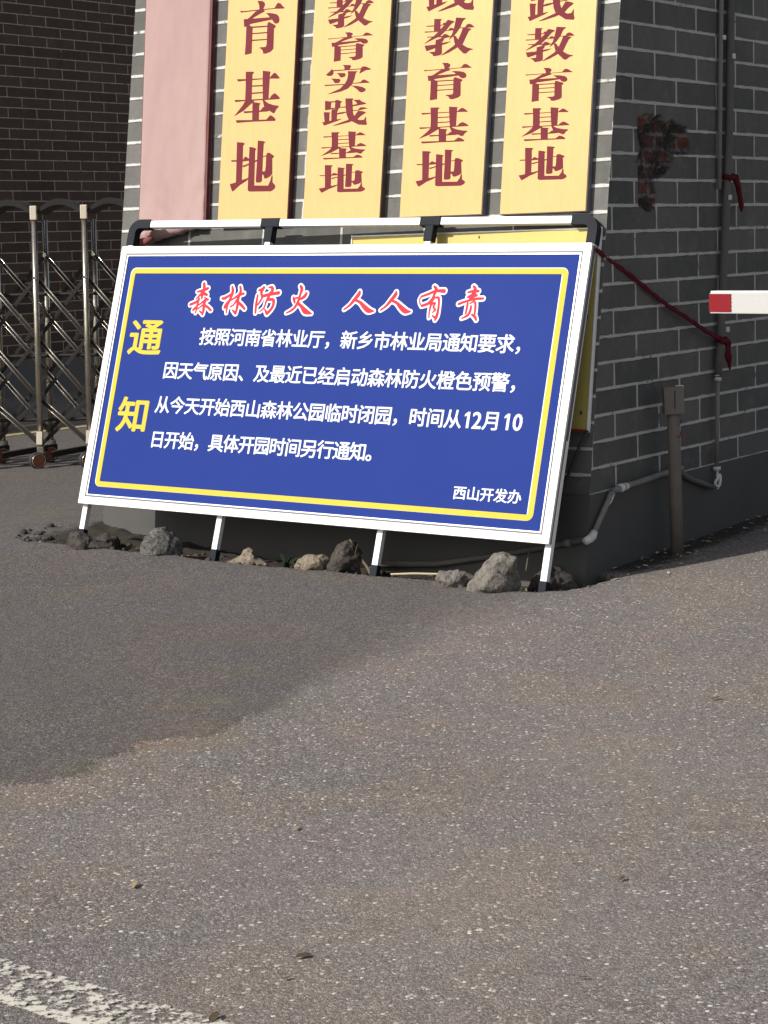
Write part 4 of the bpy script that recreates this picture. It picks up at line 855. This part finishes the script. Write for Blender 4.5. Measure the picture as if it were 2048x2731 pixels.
# single leaves and dark scraps on the asphalt
for (x, y, r, mt, lab) in ((-.599, 4.268, .017, 'leaf', 'yellowish dry leaf lying alone on the asphalt at the lower left'), (-.195, 3.789, .019, 'leaf_dark', 'dark curled leaf on the asphalt left of the bottom centre'), (1.016, 5.887, .017, 'leaf_dark', 'dark leaf scrap on the asphalt at the right below the pillar'), (-.222, 3.674, .010, 'leaf_dark', 'tiny dark scrap below the dark curled leaf'), (-.352, 3.49, .021, 'leaf_dark', 'dark leaf at the end of the worn white line'), (-.244, 4.667, .014, 'leaf', 'small pale leaf on the open asphalt above the others'), (.51, 4.201, .013, 'leaf_dark', 'small dark scrap on the near asphalt at the lower right'), (.36, 3.62, .009, 'leaf_dark', 'dark crumb on the asphalt at the bottom right of centre')):
    mb = MB(); flake(mb, Vector((0, 0, 0)), r, rng, .55); o = mb.build('fallen_leaf', M[mt]); o.location = G(x, y, .007 + .006 * noise.noise(Vector((x * 1.7, y * 1.7, 3.0)))); tag(o, lab, 'leaf')
# weed, twigs, stick
def weed(loc, n, hgt, label, seed):
    r = random.Random(seed); root = thing('weed', label, 'weed', loc); mb = MB()
    for i in range(n):
        a = r.uniform(0, 6.28); L = hgt * r.uniform(.5, 1.1); o = Vector((math.cos(a), math.sin(a), 0)); sd = Vector((-o.y, o.x, 0))
        b = Vector(loc) + o * r.uniform(0, .015); w = r.uniform(.004, .009); pts = []
        for k in range(5):
            t = k / 4; pts.append(b + o * (L * .75 * t * t) + UP * (L * (t - .35 * t * t)))
        vs = []; fs = []
        for k, p in enumerate(pts):
            ww = w * (.6 + 1.2 * k / 4) * (1 - (k / 4) ** 3) + .0006; vs += [p - sd * ww, p + sd * ww]
        for k in range(4): fs.append((2 * k, 2 * k + 1, 2 * k + 3, 2 * k + 2))
        mb.add(vs, fs)
    mb.build('leaves', M['weed'], root)
weed(G(-.50, 8.60), 16, .065, 'small dark green weed in the gutter between the craggy and the pale tan rocks', 2)
weed(G(-.455, 8.72), 8, .12, 'taller thin weed growing against the plinth in the shade under the panel', 4)
tw = MB()
def twig(mb, pts, r0, r1):
    P = smooth_line(pts, 4); mb.tube(P, [lerp(r0, r1, i / (len(P) - 1)) for i in range(len(P))], 6)
twig(tw, [(-.055, 8.31, -.02), (-.075, 8.34, .03), (-.11, 8.40, .075), (-.155, 8.45, .15)], .010, .004)
twig(tw, [(-.075, 8.34, .03), (-.05, 8.36, .06), (-.045, 8.40, .11)], .005, .002)
twig(tw, [(-.11, 8.40, .075), (-.13, 8.37, .10), (-.12, 8.36, .14)], .004, .0015)
tag(tw.build('dead_branch', M['wood'], None, True), 'dead forked branch standing beside the third white upright', 'branch')
tw = MB(); twig(tw, [(.588, 8.0, .06), (.60, 8.02, .12), (.625, 8.05, .20)], .004, .003)
tag(tw.build('twig', M['wood'], None, True), 'thin bare twig between the biggest boulder and the rightmost upright', 'twig')
tw = MB(); tw.tube([(.02, 8.215, .028), (.12, 8.205, .030), (.235, 8.19, .026)], .0045, 6)
tag(tw.build('pale_stick', M['pale_wood']), 'pale thin stick lying on the asphalt edge left of the small flat rock', 'stick')

# ------------------------------------------------------------------ conduits, post, rope on the side wall
def clampring(mb, c, ax, r, w): 
    ax = Vector(ax).normalized(); mb.tube([c - ax * w / 2, c + ax * w / 2], r, 12)
low = thing('conduit', 'grey plastic conduit stepping round the gatehouse corner at plinth height with pale elbows', 'conduit', RW(0, .2, .03))
mb = MB()
mb.tube([FW(1.06, .0, .05), FW(.733, .021, .035), FW(.471, .07, .03), FW(.136, .141, .028), FW(.02, .168, .03), RW(-.012, .182, .032)], .0135, 10); mb.build('pipe', M['pvc_dark'], low, True)
mb = MB(); mb.tube([RW(.03, .192, .028), RW(.16, .317, .028), RW(.20, .352, .028)], .0125, 10); mb.build('pipe', M['pvc'], low, True)
mb = MB(); mb.tube([RW(.215, .360, .026), RW(.296, .365, .026), RW(.786, .384, .024), RW(.86, .386, .024)], .0135, 10); mb.build('pipe', M['pvc'], low, True)
mb = MB(); mb.tube([RW(.84, .372, .024), RW(.921, .332, .026), RW(1.151, .263, .03)], .0135, 10); mb.build('pipe', M['pvc_dark'], low, True)
mb = MB(); mb.tube([RW(-.035, .178, .030), RW(.0, .184, .031), RW(.022, .190, .030), RW(.04, .207, .029)], [.016, .0185, .0185, .016], 10); mb.build('elbow', M['pvc_white'], low, True)
mb = MB(); clampring(mb, RW(.285, .365, .026), D, .0185, .03); clampring(mb, RW(.325, .366, .026), D, .016, .02); mb.build('coupling', M['pvc_white'], low, True)
mb = MB(); clampring(mb, RW(.185, .335, .028), D + UP, .016, .05); mb.build('coupling', M['pvc'], low, True)
mb = MB(); clampring(mb, FW(.075, .155, .029), E_, .016, .03); mb.build('coupling', M['pvc'], low, True)
mb = MB(); mb.tube([RW(.205, .357, .03), RW(.18, .345, .047), RW(.165, .325, .046), RW(.155, .31, .04)], .0022, 6); mb.build('wire', M['pvc_white'], low, True)
v1_ = thing('conduit', 'tall grey conduit running down the side wall with white clips, red rope tied round it', 'conduit', RW(1.3, 1, .03))
mb = MB(); mb.tube([RW(1.203, .352, .03), RW(1.228, .766, .028)], .0105, 10); mb.build('pipe', M['pvc'], v1_, True)
mb = MB(); mb.tube([RW(1.23, .77, .028), RW(1.256, .929, .027), RW(1.275, 1.055, .026), RW(1.305, 1.301, .026), RW(1.323, 1.448, .026), RW(1.374, 1.947, .026), RW(1.40, 2.5, .026), RW(1.43, 3.4, .026), RW(1.45, 4.55, .026)], .019, 12); mb.build('pipe', M['pvc_dark'], v1_, True)
mb = MB(); clampring(mb, RW(1.229, .768, .028), UP, .017, .028); mb.build('coupling', M['pvc_white'], v1_, True)
mb = MB(); clampring(mb, RW(1.204, .345, .03), UP, .019, .016); mb.build('flange', M['pvc_white'], v1_, True)
for t, z in ((1.386, 2.246), (1.335, 1.601), (1.300, .99)):
    mb = MB(); mb.box(RW(t, z, .046), D * .014, UP * .012, E_ * .004, .003); mb.build('clip', M['pvc_white'], v1_)
v2_ = thing('conduit', 'slimmer dark conduit beside the tall grey one, ending above the red tie', 'conduit', RW(1.3, 2, .02))
mb = MB(); mb.tube([RW(1.283, 1.64, .016), RW(1.300, 2.07, .016), RW(1.320, 2.5, .016), RW(1.35, 3.3, .016), RW(1.38, 4.55, .016)], .011, 10); mb.build('pipe', M['pvc'], v2_, True)
mb = MB(); mb.box(RW(1.322, 2.328, .029), D * .013, UP * .011, E_ * .004, .003); mb.build('clip', M['pvc_white'], v2_)
kn = MB()
P = smooth_line([tuple(RW(1.203, .35, .034)), tuple(RW(1.200, .30, .036)), tuple(RW(1.215, .275, .042)), tuple(RW(1.185, .262, .045)), tuple(RW(1.165, .280, .04)), tuple(RW(1.195, .30, .038)), tuple(RW(1.222, .315, .036)), tuple(RW(1.20, .285, .05)), tuple(RW(1.19, .25, .04))], 5)
kn.tube(P, .0065, 8)
tag(kn.build('wire_knot', M['pvc_white'], None, True), 'pale looped wire knotted at the bottom of the tall conduit', 'wire')
# red rope from the stand to the conduit, and the tie higher up
rp = MB()
a = SP(1.285, 1.262, -.05); b = RW(1.256, .945, .05)
pts = [a, lerp(a, b, .17) - UP * .004, lerp(a, b, .45) - UP * .02, lerp(a, b, .72) - UP * .022, lerp(a, b, .93) - UP * .012, b]
P = smooth_line([tuple(p) for p in pts], 8)
for ph in (0, 2.09, 4.19):
    rp.tube([Vector(p) + Vector((0, 0, 1)) * (.007 * math.sin(i * .9 + ph)) + D * (.007 * math.cos(i * .9 + ph)) for i, p in enumerate(P)], [.0050 * (1 + .45 * math.sin(i * .37 + ph)) for i in range(len(P))], 7)
rp.tube([RW(1.256, .950, .05), RW(1.285, .930, .052), RW(1.302, .89, .047), RW(1.304, .86, .05), RW(1.312, .83, .046), RW(1.316, .80, .048)], [.014, .019, .011, .014, .010, .004], 8)
rp.tube([RW(1.27, .94, .052), RW(1.276, .90, .055), RW(1.270, .865, .054), RW(1.280, .84, .05)], [.012, .008, .010, .003], 7)
rp.tube([RW(1.225, .95, .02), RW(1.235, .94, .05), RW(1.262, .935, .056), RW(1.285, .94, .045), RW(1.29, .945, .01)], .013, 8)
tag(rp.build('red_rope', M['rope'], None, True), 'twisted dark red cloth rope stretched from the blue stand to the tall conduit', 'rope')
tie = MB()
tie.tube([RW(1.325, 1.70, .015), RW(1.335, 1.69, .05), RW(1.36, 1.69, .054), RW(1.385, 1.70, .04), RW(1.39, 1.70, .01)], .013, 8)
tie.tube([RW(1.375, 1.695, .052), RW(1.41, 1.66, .05), RW(1.44, 1.61, .045), RW(1.468, 1.565, .04), RW(1.47, 1.535, .04)], [.018, .014, .012, .013, .005], 8)
tie.tube([RW(1.37, 1.69, .054), RW(1.385, 1.66, .06), RW(1.40, 1.635, .055)], [.014, .011, .004], 8)
tag(tie.build('red_tie', M['rope'], None, True), 'short red cloth tie knotted on the tall conduit above the barrier arm', 'rope')
# grey post with box
PB = RW(.66, 0, .10)
pz = ground_z(PB.x, PB.y)
po = thing('utility_post', 'short grey-brown post with a small box on top standing at the side wall', 'post', (PB.x, PB.y, pz))
pt = Vector((PB.x, PB.y, 0)) - D * .015
mb = MB(); mb.tube([Vector((PB.x, PB.y, pz - .05)), pt + UP * .40, pt - D * .012 + UP * .70], [.029, .028, .028], 14); mb.build('post_tube', M['post'], po, True)
mb = MB(); bc = pt - D * .010 + UP * .715
bx = (_r - UP * _r.z).normalized(); by = Vector((-bx.y, bx.x, 0))
mb.box(bc, bx * .044 + UP * .001, by * .036, UP * .060 + bx * -.002, .004); mb.build('box_body', M['post'], po)
mb = MB(); mb.box(bc - by * .037 + bx * .002 + UP * .004, bx * .002, by * .002, UP * .04, .0005); mb.build('box_slot', M['cable'], po)
mb = MB(); mb.box(bc + bx * .030 + by * .02 + UP * .054, bx * .017, by * .012, UP * .010, .002); mb.box(bc + bx * .0455 + by * .01 + UP * .02, bx * .002, by * .012, UP * .04, .001); mb.build('box_lid', M['cream'], po)
mb = MB()
P = [pt + UP * (.565 + .006 * k) + (bx * math.cos(k * .7) + by * math.sin(k * .7)) * .031 for k in range(-6, 14)]
mb.tube(P, .0032, 6); mb.tube([pt + bx * .028 - by * .02 + UP * .57, pt + bx * .042 - by * .02 + UP * .545, pt + bx * .038 - by * .03 + UP * .52], .0025, 6); mb.build('wire', M['red_cloth'], po, True)
# dark cable hanging from the yellow board
mb = MB(); mb.tube([FW(.012, .628, .03), FW(.045, .56, .035), FW(.08, .46, .036), FW(.115, .385, .034), FW(.145, .33, .03), FW(.16, .22, .03)], .0065, 8)
tag(mb.build('hanging_cable', M['cable'], None, True), 'dark cable hanging from the lower corner of the yellow notice board', 'cable')

# ------------------------------------------------------------------ barrier arm, reaching in from the right
bd = Vector((0.62, -0.785, 0)).normalized(); b0 = Vector((1.383, 8.0, 1.155)); bn = Vector((-bd.y, bd.x, 0))
CABL = 3.1
cb = b0 + bd * CABL
bar_ = thing('barrier_arm', 'white barrier arm with a red tip reaching in before the side wall', 'barrier', (cb.x, cb.y, ground_z(cb.x, cb.y)))
ht, th_ = .043, .022
def jag(x0, x1):
    n = 9; out = []
    for i in range(n): out.append((x1 + (.004 if i % 2 else -.002), lerp(-ht, ht, i / (n - 1))))
    return [(x0, -ht)] + out + [(x0, ht)]
arm = MB().box(b0 + bd * (CABL / 2 - .0), bd * (CABL / 2), bn * th_, UP * ht, .004)
arm.build('arm', M['arm_white'], bar_)
MB().box(b0 + bd * (.056 + .001), bd * .060, bn * (th_ + .0015), UP * (ht - .006), .001).build('red_band', M['red_tip'], bar_)
mb = MB()
P = [(.112 + (.009 if i % 2 else 0.0), lerp(-ht + .008, ht - .008, i / 9)) for i in range(10)]
for sgn in (-1, 1):
    q = [b0 + bd * .10 + UP * P[0][1] + bn * sgn * (th_ + .0022)] + [b0 + bd * (x) + UP * z + bn * sgn * (th_ + .0022) for x, z in P] + [b0 + bd * .10 + UP * P[-1][1] + bn * sgn * (th_ + .0022)]
    mb.add(q, [tuple(range(len(q)))])
mb.build('red_fringe', M['red_tip'], bar_)
MB().box(b0 + bd * (CABL / 2) + UP * (ht + .003), bd * (CABL / 2 - .004), bn * (th_ - .002), UP * .003, .001).build('lit_top_paint', M['alu'], bar_)  # whiter strip puts the sunlight on the arm's top into the colour
zc = ground_z(cb.x, cb.y)
MB().box(Vector((cb.x, cb.y, zc + .50)) + bd * .12, bd * .16, bn * .14, UP * .52, .02).build('cabinet', M['cream'], bar_)
MB().box(b0 + bd * (CABL + .05), bd * .09, bn * .05, UP * .075, .01).build('arm_clamp', M['dark_alu'], bar_)

# ------------------------------------------------------------------ retractable gate, left
GY = 13.30
gate = thing('retractable_gate', 'stainless steel folding gate of posts and crossed bars before the dark brick wall', 'gate', (-2.39, GY, -0.02))
SP_X = 0.342
LEAN = 0.027
def GP(x, y, z): return Vector((x + LEAN * (z - 0.0), y, z - .022 - 0.010 * (x + 2.39)))
post_f = [-2.360 + SP_X * i for i in range(-4, 5)]
def gpost(y, x, capped):
    p = MB().tube([GP(x, y, .13), GP(x, y, 1.70)], .0205, 18).build('post', M['steel'], gate, True)
    if capped: MB().bar(GP(x, y - .004, 1.695), GP(x, y - .004, 1.79), .046, .046, (1, 0, 0), .006).build('cap', M['cream'], p)
    return p
def wheel(y, x, parent, front):
    c = GP(x - .012, y - .055, .057)
    w = MB(); ax = Vector((.55, -.83, 0)).normalized()
    w.tube([c - ax * .02, c - ax * .016, c + ax * .016, c + ax * .02], [.049, .058, .058, .049], 24)
    wo_ = w.build('wheel', M['rubber'], parent, False)
    h = MB(); h.tube([c + ax * .0195, c + ax * .024], [.043, .039], 20); ho = h.build('hub', M['hub'], wo_)
    for k in range(5):
        pass
    r_ = MB()
    P = [c + ax * .022 + (UP * math.cos(a) + ax.cross(UP) * math.sin(a)) * .047 for a in [2 * math.pi * k / 24 for k in range(25)]]
    r_.tube(P, .0035, 6, False); r_.build('rim', M['steel'], wo_, True)
    MB().bar(GP(x + .004, y + .01, .05), GP(x, y, .15), .045, .05, (1, 0, 0), .004).build('wheel_bracket', M['post'], parent)
    if front: MB().bar(GP(x - .004, y - .024, .165), GP(x, y - .024, .255), .040, .008, (1, 0, 0), .002).build('kick_plate', M['cream'], parent)
for i, x in enumerate(post_f):
    p = gpost(GY, x, True); wheel(GY, x, gate, True)
    q = gpost(GY + .43, x, False); wheel(GY + .43, x + .01, gate, False)
LV = [1.305, 0.890, 0.475]
for i in range(len(post_f) - 1):
    xa, xb_ = post_f[i], post_f[i + 1]
    for (yy, dz, dxx) in ((GY + .030, 0.0, 0.0), (GY + .40, .155, 0.0)):
        for k in range(3):
            za, zb_ = LV[k] + dz, LV[k] + dz - .415
            if zb_ < .15: zb_ = .16
            lb = MB().bar(GP(xa, yy, za), GP(xb_, yy, zb_), .026, .010, (0, 0, 1), .002).build('lattice_bar', M['gate_dark'], gate)
            e_ = MB()
            for q in (-.015, .015): e_.tube([GP(xa, yy - .006, za + q * 1.25), GP(xb_, yy - .006, zb_ + q * 1.25)], .0050, 8)
            e_.build('bar_rim', M['steel'], lb, True)
            MB().bar(GP(xa, yy + .016, zb_), GP(xb_, yy + .016, za), .026, .010, (0, 0, 1), .002).build('lattice_bar', M['gate_dark'], gate)
    for z in (1.19, .77, .33):
        MB().tube([GP(xa, GY + .06, z), GP(xb_, GY + .06, z)], .012, 8).build('tie_rod', M['gate_dark'], gate)
    for (yy, zz_) in ((GY + .022, 1.305), (GY + .38, 1.455)):
        b = MB(); b.tube([GP(xa, yy - (.055 if yy < GY + .1 else .0), zz_ + .0), GP(xa, yy - .003, zz_ + .0)], .013, 12); b.build('bolt', M['steel'], gate)
    # low bar from this wheel to the back of the next bay
    bb = MB().bar(GP(xa + .07, GY + .06, .085), GP(xb_ + .04, GY + .42, .105), .036, .03, (0, 0, 1), .003).build('base_bar', M['gate_dark'], gate)
    MB().bar(GP(xa + .07, GY + .045, .107), GP(xb_ + .04, GY + .405, .127), .006, .012, (0, 0, 1), .001).build('base_trim', M['steel'], bb)
    # arched hood between the posts
    hd = MB(); fr_ = []; n = 14
    for k in range(n + 1):
        t = k / n; x = lerp(xa + .02, xb_ - .02, t); arch = math.sin(math.pi * t)
        fr_.append((x, 1.735 + .060 * arch, 1.770 + .066 * arch - .01 * (1 - arch)))
    vs = []; fs = []
    for x, zl, zh in fr_:
        vs += [GP(x, GY - .01, zl), GP(x, GY - .01, zh), GP(x, GY + .45, zh), GP(x, GY + .45, zl)]
    for k in range(n):
        for j in range(4):
            fs.append((k * 4 + j, k * 4 + 4 + j, k * 4 + 4 + (j + 1) % 4, k * 4 + (j + 1) % 4))
    fs += [(0, 1, 2, 3), tuple(n * 4 + j for j in (3, 2, 1, 0))]
    hd.add(vs, fs); hd.build('hood', M['gate_dark'], gate)
